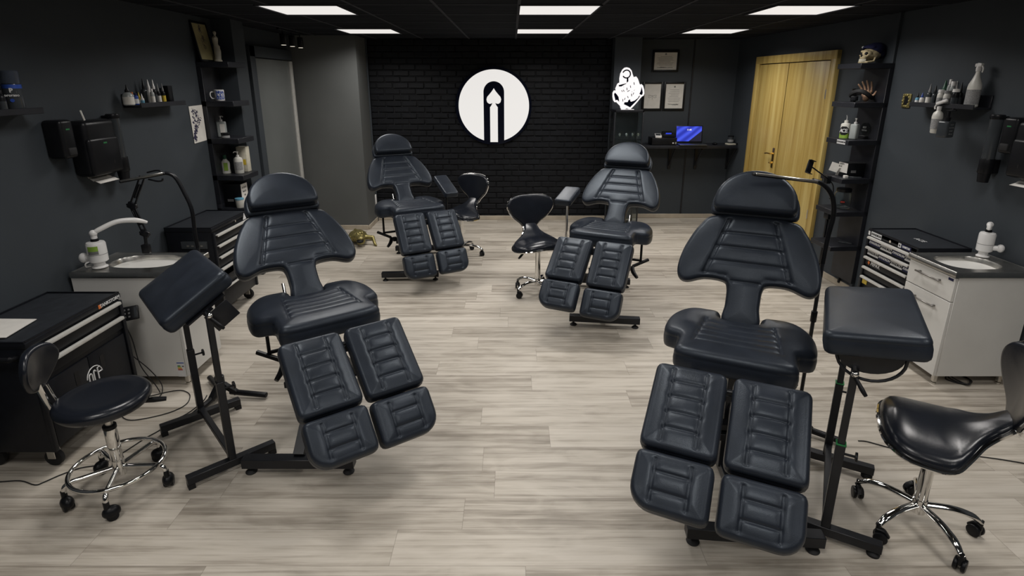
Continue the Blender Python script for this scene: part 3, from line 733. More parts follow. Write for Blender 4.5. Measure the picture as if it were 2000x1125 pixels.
# ================================================================== STOOLS
def caster(b, x, y, a, hooded=False):
    """twin wheel caster meshes built about a stem at x, y ; a heading"""
    T = Matrix.Translation((x, y, 0)) @ Matrix.Rotation(a, 4, 'Z'); b.T = T
    if hooded:
        b.cyl((0, 0, .055), (0, 0, .095), .012); b.ball((.012, 0, .038), (.036, .026, .030), 14)
    else:
        b.cyl((0, 0, .05), (0, 0, .085), .008); b.box((.008, 0, .045), (.035, .014, .03), bev=.006); b.tube([(-.004, 0, .062), (.022, 0, .06), (.042, 0, .036)], .012, seg=8, flat=.5)
    b.T = Matrix(); return T
def wheels(T, parent, r=.027):
    b = MB(T)
    for s in (-1, 1): b.cyl((.014, s * .006, r), (.014, s * .021, r), r, bev=.004, seg=18)
    o = b.build('wheel', 'plastic', parent); return o
def star_base(t, R0, a0, zh, col_top, inner_top):
    for k in range(5):
        a = a0 + k * 2 * PI / 5; T = Matrix.Rotation(a, 4, 'Z')
        b = MB(T); b.tube([(.015, 0, zh), (R0 * .5, 0, zh + .004), (R0 * .82, 0, zh - .012), (R0 * .97, 0, zh - .035), (R0, 0, .08)], [.016, .0165, .016, .013, .012], seg=12, flat=.75)
        b.build('base_arm', 'chrome', t)
        b = MB(); Tc = caster(b, R0 * math.cos(a), R0 * math.sin(a), a + 2.2); c = b.build('caster', 'plastic', t); wheels(Tc, c)
    b = MB(); b.cyl((0, 0, zh - .04), (0, 0, zh + .03), .028, bev=.004); b.cyl((0, 0, zh + .02), (0, 0, col_top), .025, .024, seg=28)
    b.build('gas_column', 'chrome', t)
    MB().cyl((0, 0, col_top - .004), (0, 0, col_top + .012), .0265, bev=.003).build('column_collar', 'plastic', t)
    MB().cyl((0, 0, col_top), (0, 0, inner_top), .014, seg=20).build('inner_column', 'alu', t)
def saddle_meshes():
    out = spline([(-.13, -.20), (0, -.215), (.13, -.20), (.20, -.15), (.225, -.07), (.220, .03), (.17, .085), (.11, .13), (.075, .175), (.055, .225), (0, .243), (-.055, .225), (-.075, .175), (-.11, .13), (-.17, .085), (-.220, .03), (-.225, -.07), (-.20, -.15)], 6)
    def f(x, y):
        h = .125 * max(0, (y + .0) / .24) ** 2.0 - .75 * x * x * (1 if y < .05 else max(0, 1 - (y - .05) / .1))
        return h + .015 * math.exp(-((y + .15) / .08) ** 2) * (1 - abs(x) / .25) - (.25 * max(0, -y - .17))
    def wp(c): c.z += f(c.x, c.y); return c
    seat = pad_mesh('seat', 'leather_gloss', out, .055, Rt=.028, res=.008, crown=.012, Rb=.02, warp=wp)
    b = MB(); n = len(out); b.tube([(x * 1.025, y * 1.02, -.038 + f(x, y)) for x, y in out[::2]], .0095, seg=8, closed=True, sub=2); rim = b.mesh('seat_rim', 'chrome')
    bo = spline([(-.045, 0), (0, -.012), (.045, 0), (.085, .05), (.15, .105), (.19, .165), (.195, .22), (.16, .265), (.08, .285), (0, .288), (-.08, .285), (-.16, .265), (-.195, .22), (-.19, .165), (-.15, .105), (-.085, .05)], 6)
    def g(x, y): return 1.35 * x * x + .25 * max(0, y - .05) ** 2
    def wp2(c): c.z += g(c.x, c.y); return c
    back = pad_mesh('backrest', 'leather_gloss', bo, .042, Rt=.020, res=.008, crown=.008, Rb=.018, warp=wp2)
    b = MB(); b.tube([(x, y, -.030 + g(x, y)) for x, y in bo[::2]], .008, seg=8, closed=True, sub=2); rim2 = b.mesh('back_rim', 'chrome')
    return seat, rim, back, rim2
SM = saddle_meshes()
def saddle_stool(loc, fwd, label, a0, R0, zs, tilt=0):
    rz = math.atan2(fwd[1], fwd[0]) + PI / 2      # local -y looks forward
    t = thing('saddle_stool', label, 'stool', (*loc, 0), rz, None)
    star_base(t, R0, a0 - rz, .115, zs - .115, zs - .045)
    s = link('seat', SM[0], t, (0, 0, zs)); link('seat_rim', SM[1], s); s.scale = (1.04, .94, 1)
    k = link('backrest', SM[2], t, (0, .20, zs + .055), (R(80), 0, 0)); k.scale = (1.12, 1.08, 1.05); link('back_rim', SM[3], k)
    b = MB(); b.box((0, .0, zs - .052), (.12, .16, .02), bev=.004); b.build('seat_plate', 'frame', t)
    b = MB(); b.tube([(-.04, -.02, zs - .055), (-.12, -.05, zs - .065), (-.19, -.09, zs - .10)], .0045); b.tube([(-.17, -.08, zs - .09), (-.20, -.10, zs - .108), (-.225, -.115, zs - .122)], [.008, .011, .008]); b.build('height_lever', 'plastic', t)
    return t
saddle_stool((1.76, 1.97), (-.86, .50), 'black saddle stool with chrome rim in the right foreground corner', R(-88), .235, .52)
saddle_stool((.235, 4.74), (.32, -.95), 'black saddle stool with chrome rim beside the middle right treatment chair', R(-144), .225, .51)
saddle_stool((-.56, 5.88), (-.62, -.78), 'black saddle stool with chrome rim behind the far left chair, at the brick wall', R(-10), .235, .52)

# round stool with foot ring
def round_stool(loc, label):
    t = thing('round_stool', label, 'stool', (*loc, 0), 0, None); zs = .50
    b = MB(); b.lathe([(0, -.052), (.15, -.052), (.175, -.046), (.187, -.030), (.189, -.012), (.180, .004), (.160, .012), (.11, .007), (.06, .004), (0, .003)], Matrix.Translation((0, 0, zs)), 48); b.build('seat', 'leather_gloss', t, ang=60)
    ph0 = 55
    for k in range(5):
        a = R(-80 + 72 * k + 2); T = Matrix.Rotation(a, 4, 'Z')
        b = MB(T); b.tube([(.02, 0, .125), (.12, 0, .125), (.175, 0, .125), (.203, 0, .112), (.212, 0, .080)], .0115, seg=12)
        b.build('base_leg', 'chrome', t)
        b = MB(); Tc = caster(b, .212 * math.cos(a), .212 * math.sin(a), a + 1.9, True); c = b.build('caster', 'plastic', t); wheels(Tc, c, .024)
    b = MB(); b.tube([(.19 * math.cos(q * PI / 12), .19 * math.sin(q * PI / 12), .138) for q in range(24)], .0095, seg=12, closed=True, sub=2); b.build('foot_ring', 'chrome', t)
    b = MB(); b.cyl((0, 0, .08), (0, 0, .17), .027, bev=.004); b.cyl((0, 0, .12), (0, 0, .335), .026, seg=28, bev=.003); b.build('gas_column', 'chrome', t)
    MB().cyl((0, 0, .33), (0, 0, .35), .028, bev=.003).build('column_collar', 'plastic', t)
    MB().cyl((0, 0, .34), (0, 0, .45), .016).build('inner_column', 'alu', t)
    b = MB(); b.tube([(.02, .02, .435), (.10, .05, .43), (.165, .075, .42)], .005); b.tube([(.13, .06, .425), (.17, .077, .418), (.215, .095, .408)], [.01, .014, .01]); b.build('height_lever', 'plastic', t)
    b = MB(); b.tube([(-.03, -.0, .440), (-.16, -.0, .437), (-.215, -.0, .455), (-.245, -.0, .54), (-.262, 0, .66)], .009, flat=1.6); b.tube([(-.15, .03, .455), (-.205, .03, .47), (-.235, .03, .56)], .006); b.build('back_bar', 'chrome', t)
    bo = spline([(-.05, -.13), (0, -.14), (.05, -.13), (.10, -.07), (.135, .0), (.135, .06), (.09, .115), (0, .13), (-.09, .115), (-.135, .06), (-.135, .0), (-.10, -.07)], 6)
    def wp(c): c.z += 1.6 * c.x * c.x; return c
    me = pad_mesh('backrest', 'leather_gloss', bo, .04, Rt=.019, res=.008, crown=.006, Rb=.018, warp=wp)
    k = link('backrest', me, t, (-.228, 0, .655), (R(98), 0, R(90))); k.scale = (.80, .80, .9)
    return t
rs = round_stool((-1.855, 2.20), 'round black stool with chrome foot ring and small backrest, left foreground')
rs.rotation_euler = (0, 0, R(8))

# ================================================================== TOOL CHESTS
def decal(name, c, w, h, m, parent, t=.0008):     # flat sticker facing local -y
    return MB().box((c[0], c[1] - t / 2, c[2]), (w, t, h)).build(name, m, parent, smooth=False)
def face_mx(c): return frame_mx(c, (1, 0, 0), (0, 0, 1))
def tool_chest(name, label, loc, rz, w, d, h, bars, doors=False, lip=True, casters=True):
    t = thing(name, label, 'tool chest', loc, rz); z0 = .115 if casters else .06
    b = MB(); b.box((0, d / 2, (z0 + h) / 2 - .01), (w, d, h - z0 - .02), bev=.004)
    for s in (-1, 1): b.box((s * (w / 2 - .012), -.006, (z0 + h) / 2 - .02), (.024, .02, h - z0 - .04), bev=.002)
    b.build('body', 'chest', t)
    b = MB(); b.box((0, d / 2 - .002, h - .014), (w + .012, d + .016, .028), bev=.004)
    for s in (-1, 1): b.box((s * (w / 2 + .001), d / 2, h + .003), (.008, d + .01, .010)); b.box((0, d / 2 + s * (d / 2 + .001), h + .003), (w, .008, .010))
    b.build('top_tray', 'chest', t)
    MB().box((0, d / 2, h + .0005), (w - .02, d - .02, .003)).build('top_mat', 'chesttop', t)
    zs = bars + [None]
    for i, z in enumerate(bars):
        zn = bars[i + 1] if i + 1 < len(bars) else (z - (bars[i - 1] - z) * 1.0)
        zt, zb = z - .004, zn + .016
        dr = MB().box((0, -.004, (zt + zb) / 2), (w - .052, .012, zt - zb), bev=.003).build('drawer', 'chest', t)
        b = MB(); b.box((0, -.022, z - .002), (w - .06, .022, .011), bev=.004); b.box((0, -.031, z - .008), (w - .06, .006, .012), bev=.002); b.build('drawer_pull', 'aluwhite', dr)
    if casters:
        for sx in (-1, 1):
            for yy in (.055, d - .055):
                b = MB(); b.box((sx * (w / 2 - .06), yy, z0 - .012), (.06, .06, .006)); b.bar((sx * (w / 2 - .06) - .018, yy, z0 - .012), (sx * (w / 2 - .06) - .018, yy, .045), .005, .04); b.bar((sx * (w / 2 - .06) + .018, yy, z0 - .012), (sx * (w / 2 - .06) + .018, yy, .045), .005, .04)
                c = b.build('caster', 'alu', t)
                MB().cyl((sx * (w / 2 - .06) - .013, yy, .046), (sx * (w / 2 - .06) + .013, yy, .046), .045, bev=.006, seg=24).build('wheel', 'rubber', c)
    return t
c1 = tool_chest('tool_chest', 'black rolling tool chest with two drawers and doors, left foreground behind the round stool', (-2.255, 2.625, 0), PI / 2, .63, .40, .705, [.664, .574])
decal('logo_plate', (.155, -.0105, .689), .022, .022, 'orange', c1)
text('lettering', 'TANKSTORM', .026, 'whiteprint', c1, face_mx((.232, -.0115, .689)), bold=.0006)
b = MB()
for s in (-1, 1): b.box((s * .1425, -.004, .30), (.281, .012, .34), bev=.003)
dd = b.build('door', 'chest', c1)
for s in (-1, 1):
    MB().box((s * .09, -.0105, .395), (.028, .002, .075), bev=.0).build('finger_slot', 'black', dd)
# round cropped sticker on the doors
b = MB(face_mx((.02, -.0112, .345)))
b.tube([(.055 * math.cos(a), .055 * math.sin(a), 0) for a in [R(5 + 170 * k / 16) for k in range(17)]], .0028, seg=6, sub=1)
b.tube([(-.040, -.028, 0), (-.040, .015, 0), (-.028, .026, 0), (-.018, .015, 0), (-.018, -.028, 0)], .0036, seg=6, sub=2); b.tube([(-.005, -.028, 0), (-.005, .022, 0), (.003, .032, 0), (.012, .022, 0)], .0036, seg=6, sub=2)
b.tube([(.042, .036, 0), (.024, .036, 0), (.024, -.028, 0)], .0036, seg=6, sub=1); b.tube([(.024, .008, 0), (.048, .008, 0)], .0036, seg=6, sub=1)
b.build('round_sticker', 'whiteprint', c1)
b = MB(); b.tube([(-.31, .04, .63), (-.36, .04, .645), (-.375, .06, .65), (-.375, .34, .65), (-.36, .36, .645), (-.31, .36, .63)], .013); b.build('push_handle', 'plastic', c1)
# cloth on it
b = MB(); b.prism([(-2.62, 2.335), (-2.372, 2.352), (-2.40, 2.56), (-2.62, 2.565)], .003, Matrix.Translation((0, 0, .7125))); tag(b.build('paper_cloth', 'paper'), 'folded white paper cloth lying on the left black tool chest', 'cloth')
# control remote on a bracket at its far end
t = thing('control_panel', 'small black keypad on a bracket at the far end of the left tool chest', 'remote control', (-2.36, 2.952, .40))
b = MB(); b.bar((0, .0, .03), (.01, .0, .0), .02, .02); b.bar((0, .0, .02), (.03, .10, .12), .016, .016); b.bar((-.01, 0, .0), (-.01, 0, -.06), .03, .02); b.build('bracket', 'plastic', t)
K = Matrix.Translation((.045, .105, .125)) @ Euler((R(58), R(-6), R(20))).to_matrix().to_4x4()
b = MB(K); b.box((0, 0, 0), (.125, .085, .018), bev=.005); kp = b.build('keypad', 'plastic', t)
b = MB(K)
for i in range(3):
    for j in range(3): b.box((-.03 + i * .022, -.022 + j * .022, .0095), (.010, .010, .001))
b.build('button', 'grey', kp); MB(K).box((.047, 0, .0095), (.012, .06, .001)).build('screen', 'smoke', kp)

c2 = tool_chest('tool_chest', 'black rolling tool chest against the left wall below the shelf tower', (-2.30, 4.36, 0), PI / 2, .60, .35, .79, [.728, .640, .548, .452])
MB().box((0, -.004, .37), (.548, .012, .10), bev=.003).build('deep_drawer', 'chest', c2)
dr = MB().box((0, -.004, .205), (.548, .012, .16), bev=.003).build('deep_drawer', 'chest', c2); MB().box((0, -.022, .287), (.54, .022, .011), bev=.004).build('drawer_pull', 'aluwhite', dr)
MB().cyl((.05, -.012, .762), (.05, -.018, .762), .009).build('key_lock', 'chrome', c2)
b = MB(); b.prism([(-.03, -.02), (.03, -.02), (0, .035)], .001, face_mx((.215, -.012, .757))); b.build('triangle_sticker', 'whiteprint', c2)
b = MB(); b.box((-.305, .14, .66), (.02, .20, .06), bev=.005); sd = b.build('side_socket', 'smoke', c2); 
for k in range(4): MB().box((-.3165, .08 + k * .035, .655), (.003, .018, .012)).build('socket_part', 'alu', sd)

c3 = tool_chest('tool_chest', 'black tool chest covered in brand stickers with pale drawer pulls, at the right wall', (2.757, 3.83, 0), -PI / 2, .53, .35, .775, [.727, .648, .570, .490, .412])
def sticker(x, z, txt, dark, wd=.125, ht=.038):
    s = decal('sticker', (x, -.0115, z), wd, ht, 'navy' if dark else 'whiteprint', c3)
    text('sticker_text', txt, ht * .62, 'whiteprint' if dark else 'black', s, face_mx((x, -.0128, z)), bold=.0008, shear=.25)
MB().box((0, -.004, .755), (.525, .012, .038), bev=.003).build('top_rail', 'chest', c3)
sticker(-.165, .753, 'KWADRON', False, .12, .034); sticker(.16, .753, 'UNISTAR', True, .10, .03)
s_ = decal('sticker', (.095, -.0115, .753), .03, .03, 'whiteprint', c3); b = MB(face_mx((.095, -.0128, .753))); b.prism([((.011 if k % 2 == 0 else .0045) * math.sin(k * PI / 5), (.011 if k % 2 == 0 else .0045) * math.cos(k * PI / 5)) for k in range(10)], .0006); b.build('star_mark', 'black', s_)
MB().cyl((0, -.011, .753), (0, -.018, .753), .010).build('key_lock', 'chrome', c3)
decal('sticker', (-.247, -.012, .752), .02, .03, 'whiteprint', c3)
for i in range(4):
    sticker(-.165 + i * .132, .687, 'KWADRON', i % 2 == 0); sticker(-.165 + i * .132, .609, 'KWADRON', i % 2 == 1)
b = MB(face_mx((-.19, -.0125, .530))); b.prism([(-.014, 0), (0, -.017), (.014, 0), (0, .017)], .001); b.build('sticker_mark', 'orange', c3)
text('sticker_text', 'PEPAX', .036, 'whiteprint', c3, face_mx((-.115, -.012, .530)), bold=.001)
decal('sticker', (-.20, -.0115, .375), .055, .045, 'yellow', c3)
text('lid_lettering', 'ACE', .05, 'whiteprint', c3, frame_mx((.05, .16, .7785), (1, 0, 0), (0, 1, 0)))

# ================================================================== SINK CABINETS
def superloop(cx, cy, a, b_, n=40, e=2.6): 
    o = []
    for k in range(n):
        t = 2 * PI * k / n; c, s = math.cos(t), math.sin(t)
        o.append((cx + a * math.copysign(abs(c) ** (2 / e), c), cy + b_ * math.copysign(abs(s) ** (2 / e), s)))
    return o
def sink_cabinet(label, loc, rz, w, d, basin, faucet_xy, mirror, wheels_=False):
    """local: width x, front at y=0 facing -y, depth to +y"""
    h = .765; t = thing('sink_cabinet', label, 'sink cabinet', loc, rz); z0 = .065
    b = MB(); b.box((0, d / 2 + .009, (z0 + h - .035) / 2), (w, d - .018, h - .035 - z0), bev=.0015, seg=1); b.build('carcass', 'white', t)
    for k, (za, zb) in enumerate(((.572, .724), (z0 + .002, .566))):
        dr = MB().box((0, .008, (za + zb) / 2), (w - .006, .018, zb - za), bev=.0015, seg=1).build('drawer' if k == 0 else 'cabinet_door', 'white', t)
        zz = zb - .048 if k == 0 else zb - .062
        b = MB(); b.bar((-.105, -.026, zz), (.105, -.026, zz), .012, .010, bev=.003)
        for s in (-1, 1): b.bar((s * .085, .0, zz), (s * .085, -.026, zz), .014, .010)
        b.build('handle', 'nickel', dr)
    for sx in (-1, 1):
        for yy in (.03, d - .04): 
            b = MB(); b.box((sx * (w / 2 - .025), yy, z0 / 2 + .008), (.024, .024, z0 - .016), bev=.003); b.cyl((sx * (w / 2 - .025), yy, 0), (sx * (w / 2 - .025), yy, .012), .014); b.build('foot', 'alu', t)
    # steel top with pressed basin
    b = MB(); x0, x1, y0, y1 = -w / 2 - .006, w / 2 + .006, -.012, d; n = 40; (cx, cy, ax, ay) = basin
    lp = superloop(cx, cy, ax, ay, n); bm = b.bm
    outer = []
    for k in range(n):
        dx, dy = lp[k][0] - cx, lp[k][1] - cy; s = min((x1 - cx) / dx if dx > 1e-9 else 1e9, (x0 - cx) / dx if dx < -1e-9 else 1e9, (y1 - cy) / dy if dy > 1e-9 else 1e9, (y0 - cy) / dy if dy < -1e-9 else 1e9)
        outer.append([cx + dx * s, cy + dy * s])
    for q in ((x0, y0), (x1, y0), (x1, y1), (x0, y1)):
        k = min(range(n), key=lambda k: (outer[k][0] - q[0]) ** 2 + (outer[k][1] - q[1]) ** 2); outer[k] = list(q)
    rings = [[(p[0], p[1], h - .034) for p in outer], [(p[0], p[1], h - .002) for p in outer], [(cx + (p[0] - cx) * .985, cy + (p[1] - cy) * .985, h + .001) for p in outer], [(cx + (p[0] - cx) * .955, cy + (p[1] - cy) * .955, h - .003) for p in outer]]
    for sc, zz in ((1.04, h - .003), (1.0, h - .004), (.985, h - .010), (.95, h - .05), (.90, h - .10), (.78, h - .125), (.4, h - .132), (.12, h - .135)):
        rings.append([(cx + (p[0] - cx) * sc, cy + (p[1] - cy) * sc, zz) for p in lp])
    V = [[bm.verts.new(p) for p in r] for r in rings]
    for a, c in zip(V, V[1:]):
        for k in range(n): j = (k + 1) % n; bm.faces.new((a[k], a[j], c[j], c[k]))
    bm.faces.new(V[-1])
    top = b.build('steel_sink_top', 'steel', t, ang=50)
    MB().cyl((cx, cy, h - .136), (cx, cy, h - .131), .03).build('drain', 'chrome', top)
    return t
def faucet(label, loc, rz, spout, knob, sc=1.4):
    t = thing('electric_tap', label, 'tap', loc, rz)
    b = MB(); b.lathe([(0, 0), (.030, 0), (.030, .006), (.022, .012), (.021, .030), (.030, .036), (.036, .042), (.037, .085), (.036, .0865), (.037, .088), (.037, .150), (.033, .160), (.015, .166), (0, .166)], seg=32, sx=sc, sy=sc); b.build('body', 'whiteplastic', t)
    MB().lathe([(.0372, .0852), (.0378, .0866), (.0372, .088)], seg=32, sx=sc, sy=sc).build('body_groove', 'grey', t)
    MB().lathe([(0, .164), (.015, .164), (.016, .170), (.013, .182), (0, .184)], seg=20, sx=sc, sy=sc).build('swivel_ring', 'plastic', t)
    b = MB(); b.cyl((0, 0, .178), (0, 0, .20), .012 * sc); b.ball((0, 0, .214), .0155 * sc); b.tube([(0, 0, .214)] + [Vector(p) for p in spout], [.009 * sc] + [.0105 * sc] * (len(spout) - 2) + [.012 * sc, .006 * sc], seg=14); b.build('spout', 'whiteplastic', t)
    b = MB(); b.cyl((0, 0, .06), Vector(knob), .014 * sc); b.ball(knob, (.018 * sc, .018 * sc, .022 * sc)); b.build('knob', 'whiteplastic', t)
    return t
s1 = sink_cabinet('white sink cabinet at the left wall between two black tool chests', (-2.05, 3.325, 0), PI / 2, .40, .61, (0.03, .29, .135, .215), None, False)
f1 = faucet('white electric tap with long curved spout and green sticker on the left sink', (-2.545, 3.225, .7665), 0, [(.03, .02, .235), (.10, .08, .268), (.17, .14, .262), (.215, .185, .238)], (-.075, -.02, .065))
b = MB(); n = 8
b.lathe([(.0376 * 1.4, .098), (.0378 * 1.4, .143)], seg=64)
bmd = b.bm; bmesh.ops.delete(bmd, geom=[v for v in bmd.verts if not (-1.9 < math.atan2(v.co.y, v.co.x) < -.7)], context='VERTS'); b.build('label_upper', 'lime', f1)
b = MB(); b.lathe([(.0378 * 1.4, .092), (.0379 * 1.4, .112)], seg=64); bmesh.ops.delete(b.bm, geom=[v for v in b.bm.verts if not (-1.9 < math.atan2(v.co.y, v.co.x) < -.7)], context='VERTS'); b.build('label_lower', 'grey', f1)
b = MB(); b.tube([(-.02, -.03, .05), (-.05, -.045, .035), (-.062, -.03, .01), (-.06, .0, 0.003)], .0045); b.build('power_cable', 'whiteplastic', f1)
decal('energy_label', (-.2005, .0, .0), .0, .0, 'paper', s1) if False else None
# energy label on the near side of the left cabinet (side faces local -x)
K = frame_mx((-.2012, .045, .115), (0, -1, 0), (0, 0, 1))
b = MB(K); b.box((0, 0, 0), (.048, .10, .0008)); el = b.build('energy_label', 'whiteprint', s1)
MB(K).box((0, .046, .0008), (.046, .006, .0004)).build('label_band', 'blue', el)
for k, cm in enumerate(('green', 'lime', 'yellow', 'orange', 'red')): MB(K).box((-.011 + k * .0015, .026 - k * .007, .0008), (.018 + k * .003, .0055, .0004)).build('rating_bar', cm, el)
MB(K).box((.014, .022, .0008), (.012, .006, .0004)).build('label_arrow', 'black', el)
s2 = sink_cabinet('white sink cabinet with two bar handles at the right wall, beside the stickered chest', (2.68, 3.325, 0), -PI / 2, .40, .485, (-.01, .22, .14, .17), None, True)
decal('maker_label', (.165, -.0015, .708), .04, .016, 'navy', s2)
f2 = faucet('white electric tap with spout turned to the wall on the right sink', (3.085, 3.44, .7665), 0, [(-.015, -.01, .222), (-.03, -.03, .215), (-.04, -.045, .19)], (.06, -.05, .068), 1.2)

# ================================================================== SHELF TOWERS
def shelf_tower(label, loc, rz, tops, w=.31, d=.28, top=2.03, bottom=.08, plank=.045):
    """local: back on x=0, depth to +x, width along y"""
    t = thing('shelf_tower', label, 'shelf', loc, rz)
    MB().box((.02, 0, (top - plank + bottom) / 2), (.04, w, top - plank - bottom), bev=.002, seg=1).build('back_board', 'shelfwood', t)
    for z in tops: MB().box((d / 2, 0, z - plank / 2), (d, w, plank), bev=.002, seg=1).build('shelf_board', 'shelfwood', t)
    return t
TL = [2.03, 1.705, 1.385, 1.06]
shelf_tower('tall black shelf tower on the left wall, statuette on its top', (XL + .001, 5.04, 0), 0, TL, w=.30, d=.275, top=2.03, bottom=.80)
TR = [2.012, 1.70, 1.39, 1.062, .772, .455]
yR = 4.855
shelf_tower('tall black shelf tower beside the oak door, skull on its top', (xr(yR) - .001, yR, 0), PI + RA, TR, w=.31, d=.285, top=2.012, bottom=.10, plank=.042)
stk = MB().box((0, 0, 0), (.001, .115, .034)).build('shelf_sticker', 'whiteprint', smooth=False); shr = [o for o in bpy.data.objects if o.name.startswith('shelf_tower')][-1]
stk.parent = shr; stk.location = (.2858, .06, 1.39 - .021)
text('sticker_text', 'KWADRON', .021, 'black', shr, frame_mx((.2868, .06, 1.369), (0, 1, 0), (0, 0, 1)), bold=.0008, shear=.25)

# wall ledges
def ledge(label, y0, y1, z, side):
    if side < 0: t = thing('wall_ledge', label, 'shelf', (XL + .001, (y0 + y1) / 2, z), 0)
    else: t = thing('wall_ledge', label, 'shelf', (xr((y0 + y1) / 2) - .001, (y0 + y1) / 2, z), PI + RA)
    L = y1 - y0
    b = MB(); b.box((.006, 0, .035), (.012, L, .09), bev=.002, seg=1); b.box((.06, 0, -.006), (.12, L, .012), bev=.002, seg=1); b.build('ledge_board', 'shelfwood', t)
    b = MB(); b.box((.122, (.0), .004), (.010, L, .032), bev=.002, seg=1); b.build('front_lip', 'shelfwood', t); return t
ledge('black wall ledge crowded with small ink bottles, left wall', 3.90, 4.44, 1.705, -1)
ledge('black wall ledge at the left edge with the blue razor gel can', 2.25, 3.08, 1.712, -1)
ledge('black wall ledge with spray bottles and inks, right wall', 3.73, 4.30, 1.700, 1)
# ================================================================== WALL DISPENSERS
def dispensers(side, Ysoap, Ytow, Ytube, names):
    def root(n, lab, cat, y, z):
        if side < 0: return thing(n, lab, cat, (XL + .001, y, z), 0)
        return thing(n, lab, cat, (xr(y) - .001, y, z), PI + RA)
    s = 1 if side < 0 else -1                    # local +y is world +y on the left wall
    t = root('soap_dispenser', names[0], 'soap dispenser', Ysoap, 1.43)
    b = MB(); b.box((.055, 0, .115), (.11, .10, .22), bev=.018, seg=3); b.build('housing', 'plastic', t)
    MB().box((.105, 0, .045), (.03, .06, .045), bev=.008).build('push_lever', 'rubber', t)
    text('green_logo', 'soap', .018, 'green', t, frame_mx((.1105, 0, .17), (0, s, 0) if side < 0 else (0, 1, 0), (0, 0, 1)))  if False else MB().box((.1105, 0, .172), (.001, .028, .008)).build('green_logo', 'green', t)
    t = root('paper_towel_dispenser', names[1], 'towel dispenser', Ytow, 1.30)
    b = MB(); b.box((.06, 0, .17), (.12, .27, .34), bev=.03, seg=4); b.box((.065, 0, .12), (.128, .262, .23), bev=.02, seg=3); b.build('housing', 'plastic', t)
    MB().box((.1295, 0, .20), (.001, .03, .009)).build('green_logo', 'green', t)
    MB().box((.1295, s * .05, .075), (.001, .006, .022)).build('key_slot', 'black', t)
    b = MB(); P = [(.03, .006), (.045, -.012), (.075, -.03), (.115, -.045)]
    for (xa, za), (xb, zb) in zip(P, P[1:]): b.quad((xa, -.085, za), (xa, .085, za), (xb, .08, zb), (xb, -.09, zb))
    o = b.build('paper_sheet', 'paper', t, ang=80); sm = o.modifiers.new('s', 'SOLIDIFY'); sm.thickness = .0015
    t = root('cup_dispenser', names[2], 'cup dispenser', Ytube, 1.26)
    b = MB(); b.lathe([(.035, .11), (.036, .115), (.036, .38), (.034, .38), (.034, .115)], Matrix.Translation((.065, 0, 0)), 28); b.build('cup_tube', 'smoke', t)
    b = MB(); b.cyl((.065, 0, .375), (.065, 0, .405), .040, bev=.006); b.box((.03, 0, .385), (.06, .035, .02), bev=.004); b.build('end_cap', 'plastic', t); b = MB(); b.cyl((.065, 0, .03), (.065, 0, .125), .041, bev=.003); b.cyl((.065, 0, -.03), (.065, 0, .03), .030, .036); b.box((.03, 0, .075), (.06, .06, .09), bev=.004)
    b.build('cup_outlet', 'plastic', t)
dispensers(-1, 3.235, 3.485, 3.685, ('black soap dispenser on left wall beside the towel dispenser', 'large black paper towel dispenser with paper sheet hanging out, left wall', 'clear black cup dispenser tube right of the towel dispenser, left wall'))
dispensers(1, 3.46, 3.27, 3.60, ('black soap dispenser behind the cup tube at right wall', 'black paper towel dispenser cut by the right photo edge', 'clear black cup dispenser tube at the right wall'))
b = MB(); b.bar((-2.60, 3.42, 1.640), (-2.61, 3.415, 1.70), .022, .006, bev=.001); tag(b.build('white_stick', 'paper'), 'small white stick standing on the left towel dispenser', 'stick')

# ================================================================== BOTTLES
def vessel(name, label, cat, loc, prof, m, cap=None, capm='plastic', lab=None, labm='paper', group=None, sx=1, sy=1, extra=None, rz=0):
    t = thing(name, label, cat, loc, rz, group)
    MB().lathe([(0, 0)] + prof, seg=24, sx=sx, sy=sy).build('body', m, t)
    if cap: MB().lathe(cap, seg=18).build('cap', capm, t)
    if lab:
        z0, z1, r = lab; MB().lathe([(r + .0006, z0), (r + .0006, z1)], seg=24, sx=sx, sy=sy).build('label', labm, t)
    return t
def ink(loc, h, r, m, capm, labm, label, group, tip=True, capr=.55, lz=(.12, .5)):
    hb = h * (.60 if tip else .82); rc = r * capr
    prof = [(r * .94, 0), (r, .003), (r, hb * .82), (r * .92, hb * .90), (rc * .8, hb), (0, hb)]
    cap = [(0, hb - .002), (rc, hb - .002), (rc, hb + h * .10), (rc * .8, hb + h * .13), (.25 * rc, h * .97), (0, h)] if tip else [(0, hb), (rc, hb), (rc, h - .002), (rc * .9, h), (0, h)]
    return vessel('ink_bottle', label, 'bottle', loc, prof, m, cap, capm, (hb * lz[0], hb * (lz[0] + lz[1]), r), labm, group)
zl = 1.7125
def lw(px, off=.06):                       # spot on the left ink ledge
    p = W(px, 200, x=XL + off); return (p.x, p.y, zl)
GI = 'ink bottles on the left wall ledge'
vessel('round_bottle', 'round pale bottle with black pointed nozzle, nearest on left ink ledge', 'bottle', lw(252, .065), [(.032, 0), (.034, .004), (.034, .06), (.026, .078), (.012, .086), (0, .086)], 'cloudy', [(0, .084), (.014, .084), (.015, .096), (.007, .108), (.003, .135), (0, .136)], 'plastic', (.006, .055, .034), 'paper', GI)
ink(lw(260.5, .035), .085, .012, 'whiteplastic', 'orange', 'paper', 'tiny ink bottle with orange cap behind the round bottle, left ledge', GI, False)
ink(lw(267, .075), .078, .015, 'blue', 'navy', 'whiteprint', 'small blue ink bottle with white label, left ledge', GI, False)
ink(lw(273.5, .06), .085, .012, 'yellow', 'yellow', 'paper', 'small yellow ink bottle on the left ledge', GI, True)
ink(lw(279, .08), .075, .012, 'whiteplastic', 'whiteplastic', 'cyan', 'small white ink bottle beside the yellow one, left ledge', GI, True)
